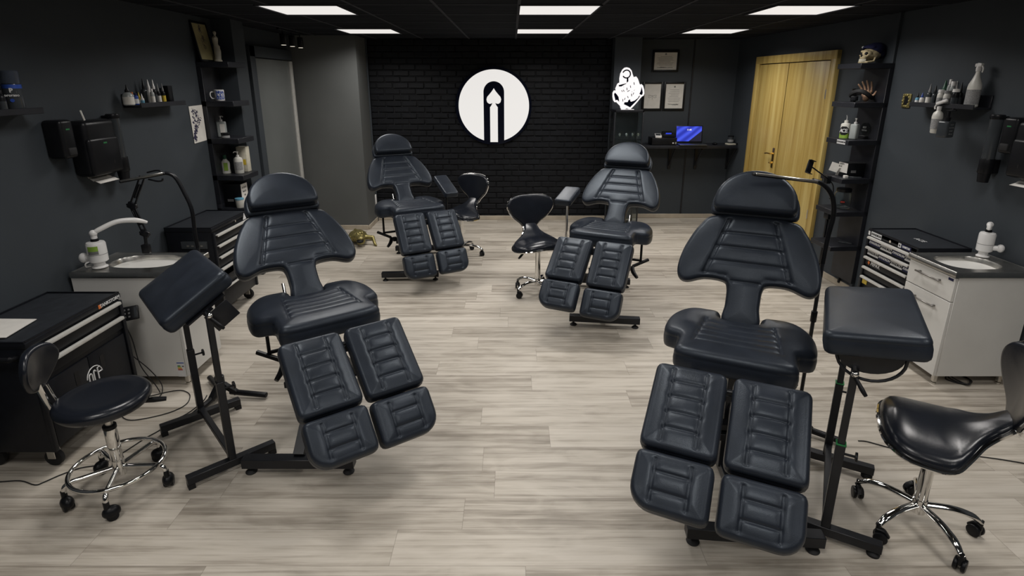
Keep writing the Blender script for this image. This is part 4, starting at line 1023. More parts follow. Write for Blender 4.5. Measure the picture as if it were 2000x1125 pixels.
ink(lw(285.5, .045), .178, .019, 'smoke', 'plastic', 'smoke', 'tall clear ink bottle with black cap and grey tip, left ledge', GI)
ink(lw(295, .05), .172, .019, 'whiteplastic', 'whiteplastic', 'paper', 'tall white ink bottle with white cone cap, left ledge', GI)
ink(lw(304.5, .05), .172, .018, 'plastic', 'whiteplastic', 'smoke', 'tall black ink bottle with white cap, left ledge', GI)
ink(lw(300, .095), .105, .014, 'cloudy', 'whiteplastic', 'paper', 'short pale bottle standing in front of the tall white one, left ledge', GI, False)
ink(lw(312.5, .05), .145, .014, 'plastic', 'grey', 'paper', 'black ink bottle with grey tip, left of its twin, left ledge', GI)
ink(lw(321.5, .05), .145, .014, 'plastic', 'grey', 'yellow', 'black ink bottle with grey tip and yellow label, left ledge', GI)
MBx = MB(); p = lw(331, .05); MBx.box((p[0], p[1], zl + .0625), (.045, .055, .125), bev=.002); tag(MBx.build('black_box', 'plastic'), 'black carton at the far end of the left ink ledge', 'box')
# razor gel can at the left edge
p = W(31, 205, x=-2.615)
t = vessel('gel_can', 'blue and black gel can with clear cap on ledge at left photo edge', 'can', (p.x, p.y, 1.7145), [(.040, 0), (.041, .004), (.041, .135), (.038, .142), (0, .142)], 'smoke', [(.038, .142), (.041, .143), (.041, .205), (.038, .208), (0, .208)], 'capclear', (.118, .138, .041), 'blue')
text('lettering', 'proraso', .019, 'whiteprint', t, frame_mx((.0225, -.0355, .084), (.84, .54, 0), (0, 0, 1)), bold=.0004)
text('logo_letter', 'P', .030, 'whiteprint', t, frame_mx((.0225, -.0355, .108), (.84, .54, 0), (0, 0, 1)), bold=.0012)
MB().cyl((.020, -.0365, .058), (.0205, -.0372, .058), .009).build('blue_dot', 'blue', t)
p = W(6, 208, x=-2.60)
ink((p.x, p.y, 1.7145), .11, .018, 'plastic', 'plastic', 'smoke', 'dark small bottle left of the gel can at the photo edge', None, False)

# right ledge
def rwp(px, off=.06, z=1.7005): 
    p = WR(px, 205, off); return (p.x, p.y, z)
GR = 'bottles on the right wall ledge'
ink(rwp(1789.5, .07), .088, .0135, 'cyan', 'plastic', 'whiteprint', 'small light blue bottle with black pointed cap, right ledge', GR)
ink(rwp(1798, .075), .09, .0145, 'whiteplastic', 'blue', 'paper', 'small white bottle with bright blue cap, right ledge', GR)
ink(rwp(1811, .06), .152, .018, 'smoke', 'grey', 'paper', 'dark dropper bottle with grey cap, nearest the blue cap, right ledge', GR)
ink(rwp(1821.5, .05), .142, .017, 'smoke', 'plastic', 'smoke', 'black dropper bottle with paler tip, second dark one, right ledge', GR)
ink(rwp(1838.5, .04), .178, .018, 'cloudy', 'darkgreen', 'smoke', 'tall bottle with dark green cap, right ledge', GR, True, .85)
ink(rwp(1848, .035), .182, .017, 'cloudy', 'whiteplastic', 'paper', 'tall clear bottle with white spray cap, right ledge', GR, False, .6)
ink(rwp(1853.5, .06), .168, .017, 'cloudy', 'whiteplastic', 'grey', 'clear bottle with wide white cap, before the tall one, right ledge', GR, False, .8)
ink(rwp(1860.5, .04), .172, .016, 'smoke', 'whiteplastic', 'smoke', 'dark bottle with white cone cap, right ledge', GR)
ink(rwp(1870.5, .045), .165, .017, 'plastic', 'plastic', 'smoke', 'all black bottle next to the big spray bottle, right ledge', GR)
ink(rwp(1833.5, .085), .112, .021, 'bottlewhite', 'whiteplastic', 'papergrey', 'square white bottle with printed label at front of right ledge', GR, False, .9)
ink(rwp(1846, .09), .106, .021, 'bottlewhite', 'grey', 'papergrey', 'grey labelled jar at front of right ledge', GR, False, .95)
ink(rwp(1862, .085), .118, .022, 'plastic', 'whiteplastic', 'smoke', 'black bottle with white domed lid at front of right ledge', GR, False, .95)
q = rwp(1896, .062)
t = vessel('spray_bottle', 'large white spray bottle at the near end of the right ledge', 'spray bottle', q, [(.040, 0), (.046, .006), (.046, .13), (.042, .15), (.026, .185), (.015, .215), (.013, .235), (0, .235)], 'bottlewhite', [(0, .232), (.015, .232), (.016, .255), (.012, .262), (.011, .285), (0, .287)], 'whiteplastic', (.02, .115, .046), 'papergrey', sx=.72, rz=PI + RA)
b = MB(); b.box((0, .0, .272), (.022, .05, .022), bev=.005); b.tube([(0, .022, .268), (0, .035, .25), (0, .032, .225)], [.006, .005, .004]); b.build('trigger_head', 'whiteplastic', t)
# two bottles hanging in front of the lip
q = WR(1836, 205, .150)
t = thing('spray_bottle', 'white trigger spray bottle hanging in front of the right ledge', 'spray bottle', (q.x, q.y, 1.515), RA)
MB().lathe([(0, 0), (.026, 0), (.031, .006), (.036, .09), (.038, .115), (.032, .140), (.015, .155), (.013, .165), (0, .165)], seg=28, sx=.8).build('body', 'bottlewhite', t)
MB().lathe([(.0345, .03), (.0372, .10)], seg=28, sx=.8).build('label', 'papergrey', t)
b = MB(); b.cyl((0, 0, .160), (0, 0, .185), .014); b.bar((0, .035, .20), (.01, -.045, .228), .02, .022, bev=.006); b.tube([(0, .03, .195), (-.0, .04, .18), (0, .035, .165)], .005); b.build('trigger_head', 'whiteplastic', t)
q = WR(1857, 205, .160)
t = thing('square_bottle', 'square black glass bottle with pump hanging below the right ledge', 'bottle', (q.x, q.y, 1.495), RA + .25)
MB().box((0, 0, .055), (.075, .075, .11), bev=.010, seg=3).build('body', 'smoke', t)
b = MB(); b.cyl((0, 0, .108), (0, 0, .135), .016); b.cyl((0, 0, .13), (0, 0, .175), .008); b.bar((.0, .02, .178), (.0, -.045, .186), .014, .012, bev=.003); b.bar((0, .0, .175), (0.06, .0, .20), .012, .01); b.build('pump', 'plastic', t)
for k, wd in enumerate((.04, .03, .036, .026)): text('label_text', ('ALOE', 'TATTOO', 'SOAP', '500 ml')[k], .012, 'grey', t, frame_mx((-.0, -.0378, .088 - k * .021), (1, 0, 0), (0, 0, 1)))
# gold switch frame
q = WR(1772, 197); t = thing('gold_switch_frame', 'small ornate gold frame around a black switch on the right wall', 'switch', (q.x, q.y, 1.722), PI + RA)
b = MB()
for s in (-1, 1): b.box((.006, s * .033, 0), (.012, .022, .105), bev=.004); b.box((.006, 0, s * .043), (.012, .07, .022), bev=.004)
for k in range(10): b.ball((.012, .034 * math.cos(k * PI / 5), .045 * math.sin(k * PI / 5)), .008, 8)
b.build('ornate_frame', 'gold', t); MB().box((.005, 0, 0), (.008, .045, .065)).build('switch_plate', 'plastic', t)

# ================================================================== LEFT TOWER CONTENTS
t = thing('leaning_picture', 'black framed parchment drawing leaning on top of the left shelf tower', 'picture', (-2.625, 5.01, 2.031), 0); tilt = -.16
T = Euler((0, tilt, 0)).to_matrix().to_4x4(); b = MB(T)
for s in (-1, 1): b.box((.0, s * .118, .165), (.014, .018, .33), bev=.002); b.box((0, 0, .165 + s * .156), (.014, .254, .018), bev=.002)
b.build('picture_frame', 'plastic', t); MB(T).box((0, 0, .165), (.006, .222, .30)).build('picture_sheet', 'parchment', t)
b = MB(T @ frame_mx((.0036, 0, .19), (0, 1, 0), (0, 0, 1))); rg = random.Random(5)
for k in range(26):
    a = rg.uniform(0, 6.28); r = rg.uniform(.01, .045); yy = rg.uniform(-.09, .09); x = r * .8 * math.cos(a) * (1 - abs(yy) * 5); b.tube([(x, yy, 0), (x + rg.uniform(-.02, .02), yy + .02, 0), (x + rg.uniform(-.015, .015), yy + .035, 0)], .0012, seg=4, sub=2)
b.build('ink_drawing', 'ink', t)
st = blob('statuette', [((0, 0, .012), (.034, .034, .016), (0, 0, 0)), ((0, 0, .02), (.004, 0, .09), .026, .028), ((.004, 0, .09), (0, 0, .125), .028, .024), ((0, 0, .125), (-.004, .0, .165), .022, .018), ((-.004, 0, .165), (-.003, 0, .195), .021, .024), ((-.003, .022, .20), (-.003, -.022, .20), .010, .010),
    ((-.002, .026, .20), (-.002, .033, .175), .009, .008), ((-.003, 0, .205), (0, -.002, .225), .008, .008), ((.0, -.003, .242), (.013, .012, .016), (0, 0, 0)), ((-.006, .003, .247), (.009, .009, .009), (0, 0, 0)), ((.018, .01, .03), (.0, -.014, .12), .009, .012), ((-.01, -.012, .03), (.016, .008, .13), .010, .011)], .0028, 'plaster', smooth=2)
st.location = (-2.583, 5.09, 2.0305); st.rotation_euler = (0, 0, .4); tag(st, 'cream draped female statuette on top of the left shelf tower', 'statue')
# mug
t = thing('mug', 'white mug with dark blue lettering, second board of the left tower', 'mug', (-2.57, 5.00, 1.7055), 0)
MB().lathe([(0, 0), (.036, 0), (.039, .004), (.040, .092), (.037, .094), (.036, .088), (.035, .008), (0, .006)], seg=32).build('cup_body', 'whiteplastic', t)
b = MB(); b.tube([(-.036, -.012, .075), (-.058, -.030, .072), (-.064, -.034, .046), (-.055, -.028, .022), (-.036, -.012, .018)], .0055); b.build('mug_handle', 'whiteplastic', t)
b = MB(); b.lathe([(.0404, .012), (.0406, .082)], seg=48); bmesh.ops.delete(b.bm, geom=[v for v in b.bm.verts if not (-1.75 < math.atan2(v.co.y, v.co.x) < .3)], context='VERTS'); b.bm.free()
for r_, row_ in enumerate(('NNA', 'LSI', 'OZU')):
    for k, ch in enumerate(row_):
        a = -1.45 + k * .55; text('mug_lettering', ch, .030, 'blue', t, frame_mx((.0405 * math.cos(a), .0405 * math.sin(a), .072 - r_ * .024), (-math.sin(a), math.cos(a), 0), (0, 0, 1)), bold=.0014)
for k, s_ in enumerate(('NEW', 'IS NOT', 'OLD')): text('mug_lettering', s_, .022, 'whiteprint', t, frame_mx((.0212 * 1.4 - .006, -.0365, .070 - k * .023), (.82, .57, 0), (0, 0, 1))) if False else None
# pump bottle and black jar
def pump(t, z, m, r=.010, d=(-.5, -.8)):
    b = MB(); b.cyl((0, 0, z), (0, 0, z + .018), .013, bev=.002); b.cyl((0, 0, z + .015), (0, 0, z + .042), .004); b.cyl((0, 0, z + .040), (0, 0, z + .050), .009, bev=.002); L = .03
    b.tube([(0, 0, z + .046), (d[0] * L, d[1] * L, z + .048), (d[0] * L * 1.3, d[1] * L * 1.3, z + .040)], .004, seg=8); b.build('pump', m, t)
t = thing('pump_bottle', 'clear pump bottle with small label, third board of the left tower', 'bottle', (-2.607, 5.03, 1.3855), .3)
MB().box((0, 0, .07), (.078, .045, .14), bev=.012, seg=3).build('body', 'cloudy', t); MB().box((.010, -.0232, .075), (.040, .0015, .085)).build('label', 'paper', t); pump(t, .138, 'whiteplastic', d=(.6, -.6))
t = vessel('cream_jar', 'small black jar in front of the clear pump bottle', 'jar', (-2.54, 4.945, 1.3855), [(.033, 0), (.034, .003), (.034, .028), (0, .028)], 'plastic', [(0, .028), (.035, .028), (.035, .046), (.033, .048), (0, .048)], 'plastic', (.004, .024, .034), 'papergrey')
t = thing('mouthwash_bottle', 'white bottle with dark green cap and green label, fourth board of the left tower', 'bottle', (-2.615, 5.02, 1.0605), .3)
MB().lathe([(0, 0), (.036, 0), (.038, .005), (.034, .04), (.037, .08), (.034, .105), (.016, .125), (.013, .135), (0, .135)], seg=28, sy=.55).build('body', 'bottlewhite', t); MB().lathe([(0, .132), (.016, .132), (.015, .165), (0, .168)]).build('cap', 'darkgreen', t); MB().box((.004, -.0212, .062), (.034, .002, .07)).build('label', 'lime', t)
t = thing('pump_bottle', 'round white pump bottle at the front of the fourth board, left tower', 'bottle', (-2.500, 5.03, 1.0605), 0)
MB().lathe([(0, 0), (.036, 0), (.039, .005), (.039, .12), (.034, .138), (.015, .150), (0, .150)], seg=28).build('body', 'bottlewhite', t); b = MB(); b.lathe([(.0394, .03), (.0394, .105)], seg=48); bmesh.ops.delete(b.bm, geom=[v for v in b.bm.verts if not (-2.2 < math.atan2(v.co.y, v.co.x) < -.1)], context='VERTS'); b.build('label', 'papergrey', t); pump(t, .148, 'whiteplastic')
t = thing('soap_pouch', 'tall cream carton with yellow print behind the round white pump bottle', 'carton', (-2.50, 5.14, 1.0605), 0)
MB().box((0, 0, .115), (.09, .07, .23), bev=.004).build('body', 'plaster', t); MB().box((.02, -.0354, .09), (.03, .001, .05)).build('yellow_print', 'yellow', t)
# bottom board with black carton and tub
twl = [o for o in bpy.data.objects if o.name.startswith('shelf_tower')][0]
MB().box((.1375, 0, .7375), (.275, .30, .045), bev=.002).build('shelf_board', 'shelfwood', twl); MB().box((.02, 0, .42), (.04, .30, .76), bev=.002).build('back_board', 'shelfwood', twl)
t = thing('glove_carton', 'black carton with white side print on the lowest visible board, left tower', 'box', (-2.56, 5.02, .7605), 0)
MB().box((0, 0, .105), (.17, .13, .21), bev=.002).build('carton_body', 'plastic', t); MB().box((.0855, 0, .105), (.001, .122, .20)).build('side_print', 'paper', t); MB().box((-.02, -.0655, .06), (.055, .001, .022)).build('silver_label', 'grey', t)
for k in range(3): text('side_text', ('ATTACK', 'BLACK', '100')[k], .022, 'black', t, frame_mx((.0868, 0, .17 - k * .035), (0, 1, 0), (0, 0, 1)))
vessel('white_tub', 'small white tub with blue rim in front of the black carton', 'tub', (-2.485, 4.925, .7605), [(.030, 0), (.032, .003), (.036, .075), (0, .075)], 'bottlewhite', [(0, .074), (.038, .074), (.038, .088), (0, .090)], 'cyan')
# print pinned on the wall
t = thing('tattoo_print', 'white sheet with dark purple drawing pinned to the left wall', 'print', (XL + .004, 4.785, 1.52), 0)
b = MB(); b.prism([(-.105, .15), (.10, .155), (.095, -.145), (-.10, -.155)], .0015, frame_mx((0, 0, 0), (0, 1, 0), (0, 0, 1))); b.build('sheet', 'paper', t)
b = MB(frame_mx((.0022, 0, 0), (0, 1, 0), (0, 0, 1))); rg = random.Random(11)
for k in range(90):
    u = rg.uniform(0, 1); yy = .12 - .25 * u; xc = -.045 + .03 * math.sin(u * 5) ; sp_ = .05 * math.sin(PI * min(1, u * 1.4 + .1)) + .008
    x = xc + rg.uniform(-sp_, sp_); b.tube([(x, yy, 0), (x + rg.uniform(-.02, .02), yy + rg.uniform(-.015, .015), 0), (x + rg.uniform(-.025, .025), yy + rg.uniform(-.02, .02), 0)], rg.choice([.002, .0032, .0048]), seg=4, sub=2, flat=.3)
b.build('drawing', 'ink', t)

# ================================================================== RIGHT TOWER CONTENTS
def rt(px, z, y):
    """spot on a board of the right tower: photo column, board height, distance y"""
    return ((px - PX) / FOC * (y * math.cos(PITCH) + (CAM_H - z) * math.sin(PITCH)), y, z + .0005)
q = rt(1695, 2.012, 4.85)
t = thing('skull', 'bone coloured skull wearing a dark blue cap on top of the right tower', 'skull', q, math.atan2(-.35, -.94))   # local +x = face direction
sk = blob('skull_bone', [((-.035, 0, .085), (.082, .062, .062), (0, .1, 0)), ((.035, 0, .075), (.038, .048, .038), (0, 0, 0)), ((.062, 0, .048), (.028, .028, .022), (0, 0, 0)), ((.058, .034, .065), (-.02, .052, .055), .009, .007), ((.058, -.034, .065), (-.02, -.052, .055), .009, .007),
    ((.085, 0, .010), (.058, .036, .010), .010, .009), ((.085, 0, .010), (.058, -.036, .010), .010, .009), ((.058, .036, .010), (-.0, .048, .018), .009, .009), ((.058, -.036, .010), (-.0, -.048, .018), .009, .009), ((0, .048, .018), (-.01, .050, .05), .008, .007), ((0, -.048, .018), (-.01, -.050, .05), .008, .007), ((.0, 0, .094), (.055, .05, .035), (0, .2, 0)), ((.058, .020, .096), (.064, -.020, .096), .010, .010), ((.05, 0, .03), (-.02, 0, .04), .018, .02)], .0032, 'bone', t, smooth=1)
for s in (-1, 1): MB().ball((.062, s * .021, .078), (.015, .0145, .013)).build('eye_socket', 'black', sk)
MB().ball((.087, 0, .062), (.008, .007, .012)).build('nose_hole', 'black', sk)
b = MB()
for k in range(-6, 7):
    a = k * .17; b.box((.060 + .029 * math.cos(a * 1.3), .03 * math.sin(a * 1.15), .030), (.006, .0058, .013), bev=.0015); b.box((.062 + .029 * math.cos(a * 1.3), .03 * math.sin(a * 1.15), .0185), (.006, .0055, .010), bev=.0015)
b.build('teeth', 'plaster', sk)
cp = blob('cap', [((-.045, 0, .108), (.098, .072, .058), (0, .32, 0)), ((-.09, 0, .085), (.055, .066, .055), (0, 0, 0)), ((.01, 0, .128), (.045, .055, .022), (0, .25, 0))], .005, 'navy', t, smooth=3)
bmc = bmesh.new(); bmc.from_mesh(cp.data); bmesh.ops.bisect_plane(bmc, geom=list(bmc.verts) + list(bmc.edges) + list(bmc.faces), plane_co=(0, 0, .096), plane_no=(.50, 0, -1), clear_outer=True); bmc.to_mesh(cp.data); bmc.free()
so = cp.modifiers.new('thick', 'SOLIDIFY'); so.thickness = .003
b = MB(); b.tube([(.010, -.072 + .006, .134), (-.01, -.074, .130), (-.035, -.077, .128)], [.006, .008, .004]); b.ball((-.005, -.071, .132), (.016, .006, .010)); b.build('badge', 'whiteprint', cp)
# rubber hand in a black head strap
q = rt(1690, 1.70, 4.86)
t = thing('practice_hand', 'flesh coloured rubber hand with fingers raised, second board of the right tower', 'model hand', q, PI + RA + 1.25)
prims = [((0, 0, 0.026), (0, .0, .045), .024, .028), ((0, 0, .06), (.016, .038, .034), (0, 0, 0))]
for k, (yy, L, ln) in enumerate(((.033, .082, .45), (.012, .095, .15), (-.010, .090, -.20), (-.031, .074, -.75))):
    a = Vector((0, yy, .085)); lean = Vector((.0, -.30 + ln * .45, 1)).normalized(); m1 = a + lean * L * .5; m2 = m1 + (lean + Vector((.25, -.18, -.05))).normalized() * L * .5
    prims += [(a, m1, .0088, .0082), (m1, m2, .0082, .0065)]
prims += [((.012, .030, .045), (.028, .050, .062), .010, .009), ((.028, .050, .062), (.036, .056, .085), .009, .007)]
hd = blob('hand', prims, .0026, 'skin', t, smooth=2)
st2 = thing('head_strap', 'black strapped head loupe band around the rubber hand, right tower', 'head band', (q[0] - .045, q[1] - .0, 1.7005), PI + RA)
b = MB(); b.tube([(.08 * math.cos(a), .085 * math.sin(a), .062 + .02 * math.sin(a * 2) + .012 * math.cos(a)) for a in [k * PI / 8 for k in range(16)]], .012, seg=8, closed=True, sub=2, flat=1.5); b.build('band', 'rubber', st2)
b = MB(); b.tube([(-.02, .08, .07), (.04, .055, .10), (.06, -.02, .105), (.02, -.07, .08)], .008, flat=.6); b.box((.075, .03, .030), (.03, .07, .04), bev=.008); b.cyl((.07, .02, .0), (.07, .02, .03), .014); b.cyl((.03, -.07, .0), (.03, -.07, .05), .010); b.build('loupe_frame', 'plastic', st2)
# third board: printed bottle, pump bottle, crystal award
q = rt(1648, 1.39, 4.88)
t = thing('wash_bottle', 'white wash bottle with black oval print and green base, right tower', 'bottle', q, PI + RA)
MB().lathe([(0, 0), (.036, 0), (.038, .004), (.038, .115), (.034, .126), (.016, .132), (.016, .150), (.014, .155), (.004, .156), (0, .157)], seg=28).build('body', 'bottlewhite', t)
MB().lathe([(.0384, .003), (.0384, .045)], seg=28).build('green_base', 'lime', t)
b = MB(); b.tube([(0, 0, .155), (.0, 0, .178), (-.0, -.010, .197)], [.004, .0028, .002]); b.build('nozzle', 'whiteplastic', t)
b = MB(); b.lathe([(.0387, .026 + .082 * k / 20) for k in range(21)], seg=90)
bmesh.ops.delete(b.bm, geom=[v for v in b.bm.verts if ((math.atan2(v.co.y, v.co.x) - .7) / 1.15) ** 2 + ((v.co.z - .067) / .041) ** 2 > 1], context='VERTS'); b.build('oval_print', 'black', t)
for k, ch in enumerate('ACE'):
    a = .7 + (k - 1) * .56; text('print_letter', ch, .044, 'whiteprint', t, frame_mx((.0392 * math.cos(a), .0392 * math.sin(a), .066), (-math.sin(a), math.cos(a), 0), (0, 0, 1)), bold=.0008)
q = rt(1666, 1.39, 4.79)
t = thing('pump_bottle', 'cloudy square pump bottle beside the green based wash bottle, right tower', 'bottle', q, PI + RA + .5)
MB().box((0, 0, .065), (.058, .058, .13), bev=.012, seg=3).build('body', 'cloudy', t); pump(t, .128, 'whiteplastic', d=(.9, .5))
q = rt(1687, 1.39, 4.86)
t = thing('crystal_award', 'round crystal award on a dark base, right tower', 'award', q, PI + RA)
b = MB(); b.box((0, 0, .012), (.05, .09, .024), bev=.003); b.build('award_base', 'plastic', t)
b = MB(); b.lathe([(0, -.008), (.052, -.008), (.056, 0), (.052, .008), (0, .008)], Matrix.Translation((0, 0, .082)) @ Euler((0, PI / 2, 0)).to_matrix().to_4x4(), 40); b.build('crystal_disc', 'glass', t)
text('engraving', 'BEST', .022, 'whiteprint', t, frame_mx((.0095, 0, .095), (0, 1, 0), (0, 0, 1))); text('engraving', 'TATTOO', .016, 'whiteprint', t, frame_mx((.0095, 0, .07), (0, 1, 0), (0, 0, 1)))
# fourth board
q = rt(1662, 1.062, 4.84)
t = thing('needle_box', 'black box with white printed end on the fourth board, right tower', 'box', q, PI + RA)
MB().box((0, 0, .062), (.17, .13, .12), bev=.002).build('carton_body', 'plastic', t); MB().box((.0855, 0, .078), (.001, .126, .085)).build('end_print', 'paper', t); MB().box((.03, .0655, .05), (.045, .001, .022)).build('silver_label', 'grey', t)
text('print_text', 'GREEN', .022, 'black', t, frame_mx((.0866, -.022, .108), (0, 1, 0), (0, 0, 1))); text('print_text', 'BOX', .022, 'black', t, frame_mx((.0866, -.036, .086), (0, 1, 0), (0, 0, 1)))
q = rt(1636, 1.062, 4.90)
b = MB(frame_mx((q[0], q[1], 1.122), (.75, -.6, -.25), (.1, -.2, 1))); b.box((-.035, 0, 0), (.07, .08, .002)); b.box((.03, -.018, .015), (.07, .075, .002), rot=(.2, .6, 0)); tag(b.build('folded_flyer', 'paper'), 'folded pale flyer standing open beside the printed box, right tower', 'flyer')
q = rt(1651, 1.062, 4.735); b = MB(); b.box((q[0], q[1], 1.075), (.03, .03, .025), bev=.002); tag(b.build('small_carton', 'paper'), 'tiny white carton at the corner of the fourth board', 'box')
q = rt(1669, 1.062, 4.745); b = MB(); b.box((q[0], q[1], 1.0685), (.03, .10, .012), bev=.003, rot=(0, 0, 1.2)); tag(b.build('black_marker_case', 'smoke'), 'flat dark case in front of the printed box, right tower', 'case')
# fifth board: jar
q = rt(1643, .772, 4.85)
t = thing('clear_jar', 'large clear plastic jar with black lid and round label, right tower', 'jar', q, PI + RA)
MB().lathe([(0, .002), (.060, .002), (.068, .010), (.068, .13), (.060, .145), (.052, .150), (.050, .148), (.058, .142), (.0655, .128), (.0655, .012), (0, .006)], seg=32).build('jar_body', 'glass', t)
MB().lathe([(0, .150), (.058, .150), (.060, .154), (.060, .178), (.056, .182), (0, .182)], seg=32).build('lid', 'plastic', t)
b = MB(); b.lathe([(.0686, .04 + .05 * k / 8) for k in range(9)], seg=60); bmesh.ops.delete(b.bm, geom=[v for v in b.bm.verts if ((math.atan2(v.co.y, v.co.x) - 1.0) / .38) ** 2 + ((v.co.z - .065) / .025) ** 2 > 1], context='VERTS'); b.build('round_label', 'black', t)
b = MB(); b.lathe([(.0690, .062), (.0690, .074)], seg=80); bmesh.ops.delete(b.bm, geom=[v for v in b.bm.verts if not abs(math.atan2(v.co.y, v.co.x) - 1.0) < .26], context='VERTS'); b.build('label_stripe', 'red', t)
# sockets and conduits on the wall under that board
for k, (px, z) in enumerate(((1616, .62), (1660, .60))):
    q = WR(px, 425, .02); t = thing('wall_socket', ('black wall socket left under the clear jar board', 'black wall socket right under the clear jar board')[k], 'socket', (q.x, q.y, z), PI + RA)
    MB().box((0, 0, 0), (.04, .075, .075), bev=.006).build('socket_box', 'plastic', t); MB().bar((0, 0, -.035), (0, 0, -.56), .02, .02).build('cable_duct', 'plastic', t)
q = rt(1650, .455, 4.80); b = MB(); b.box((q[0], q[1], .461), (.02, .11, .010), bev=.002, rot=(0, 0, .9)); tag(b.build('black_pen_case', 'smoke'), 'thin glossy stick lying on the sixth board, right tower', 'stick')
# phone holder on a gooseneck from the fourth board
q = rt(1613, 1.062, 4.86)
t = thing('phone_holder', 'black phone holder on a bent rod clamped to the right tower', 'phone holder', (q[0] - .01, q[1] - .06, 1.03), 0)
h0 = W(1581, 326, y=q[1] - .10) - Vector((q[0] - .01, q[1] - .06, 1.03))
b = MB(); b.tube([(.04, .06, .0), (0, .02, .02), (-.03, 0, .035), tuple(h0 + Vector((.02, 0, 0)))], .006); b.tube([(.04, .06, .0), (.07, .03, -.05), (.075, .02, -.13), (.055, .03, -.17)], .005); b.box((.03, .06, .0), (.04, .05, .07), bev=.006); b.build('bent_rod', 'plastic', t)
b = MB(Matrix.Translation(h0) @ Euler((-.15, .35, .25)).to_matrix().to_4x4()); b.box((0, 0, 0), (.055, .014, .105), bev=.004); b.box((0, -.012, .056), (.06, .03, .006), bev=.002); b.box((0, -.012, -.056), (.06, .03, .006), bev=.002); b.build('holder_plate', 'plastic', t)

# ================================================================== LAMPS
def floor_lamp(label, hub, legs, pts, head, rad):
    t = thing('floor_lamp', label, 'floor lamp', (hub[0], hub[1], 0), 0); O = Vector((hub[0], hub[1], 0))
    for a, L in legs:
        b = MB(); b.bar((.02 * math.cos(a), .02 * math.sin(a), .085), (L * .35 * math.cos(a), L * .35 * math.sin(a), .03), .03, .03); b.cyl((L * .2 * math.cos(a), L * .2 * math.sin(a), .035), (L * math.cos(a), L * math.sin(a), .024), .017, seg=12, bev=.004); b.build('tripod_leg', 'plastic', t)
    b = MB(); b.cyl((0, 0, .03), (0, 0, .14), .028, bev=.005); b.cyl((0, 0, .1), (0, 0, pts[0][2] + .02), .0095); b.build('pole', 'frame', t)
    MB().cyl((0, 0, pts[0][2] - .32), (0, 0, pts[0][2] - .26), .015, bev=.003).build('height_clamp', 'plastic', t)
    P = [Vector(p) - O for p in pts]; b = MB(); b.tube(P, rad, seg=12); b.build('gooseneck', 'plastic', t)
    a, c = Vector(head[0]) - O, Vector(head[1]) - O
    b = MB(); b.bar(a, c, .030, .016, bev=.005); hd_ = b.build('lamp_head', 'plastic', t)
    dv = (c - a).normalized(); b = MB(); b.bar(a + dv * .01 + Vector((0, -.012, .004)), c - dv * .01 + Vector((0, -.012, .004)), .012, .010, bev=.002); b.build('head_edge', head[2], hd_)
    return t
floor_lamp('black gooseneck lamp with chrome strip head, tripod beside the left arm rest stand', (-1.79, 3.0), ((R(-5), .29), (R(-100), .27), (R(133), .25)),
    [(-1.79, 3.0, .96), (-1.792, 3.0, 1.05), (-1.788, 3.0, 1.18), (-1.815, 3.0, 1.28), (-1.843, 3.0, 1.352), (-1.870, 3.0, 1.378), (-1.90, 3.0, 1.385)], ((-1.895, 3.0, 1.385), (-2.155, 3.0, 1.337), 'alu'), .0105)
floor_lamp('black gooseneck lamp arching over the right foreground treatment chair', (1.575, 2.65), ((R(-35), .23), (R(200), .23), (R(85), .23)),
    [(1.575, 2.65, .98), (1.580, 2.65, 1.12), (1.590, 2.65, 1.23), (1.575, 2.65, 1.31), (1.545, 2.65, 1.358), (1.50, 2.65, 1.393), (1.46, 2.65, 1.405)], ((1.49, 2.65, 1.398), (1.165, 2.65, 1.437), 'alu'), .0115)
# scissor arm behind the left sink
yA = 3.50
t = thing('scissor_arm', 'black articulated scissor arm with ring phone clamp above the left sink', 'arm', (-2.44, yA, .77), 0); O = Vector((-2.44, yA, .77))
A0 = W(286, 487, y=yA) - O; A1 = W(283, 456, y=yA) - O; A2 = W(258, 402, y=yA) - O; A3 = W(278, 345, y=yA) - O; A4 = W(305, 343, y=yA) - O
A0.z = .0
b = MB(); b.cyl(A0, A1, .010); b.box((A0.x, 0, .03), (.05, .03, .06), bev=.005); b.build('arm_post', 'plastic', t)
for p0, p1 in ((A1, A2), (A2, A3)):
    dv = (p1 - p0).normalized(); nn = Vector((-dv.z, 0, dv.x)) * .014
    b = MB(); b.bar(p0 + nn, p1 + nn, .010, .010); b.bar(p0 - nn, p1 - nn, .010, .010); b.cyl(p0 + dv * .06, p0 + dv * .16, .008); b.build('scissor_rods', 'plastic', t)
b = MB()
for p0 in (A1, A2): b.box(p0, (.055, .022, .045), bev=.006, rot=(0, .5, 0)); b.cyl(p0 + Vector((.02, -.014, -.01)), p0 + Vector((.02, .014, -.01)), .008); b.cyl(p0 + Vector((-.02, -.014, .01)), p0 + Vector((-.02, .014, .01)), .008)
b.build('joint', 'plastic', t)
b = MB(); b.bar(A3, A4, .012, .012); b.T = Matrix.Translation(A4 + Vector((.01, 0, 0)))
for zz in (.022, -.022): b.tube([(-.055, -.01, zz), (0, -.012, zz + (.012 if zz > 0 else -.012)), (.03, -.01, zz + (.008 if zz > 0 else -.008)), (.034, -.01, zz * .8)], .009, flat=.6)
b.build('phone_clamp', 'plastic', t)

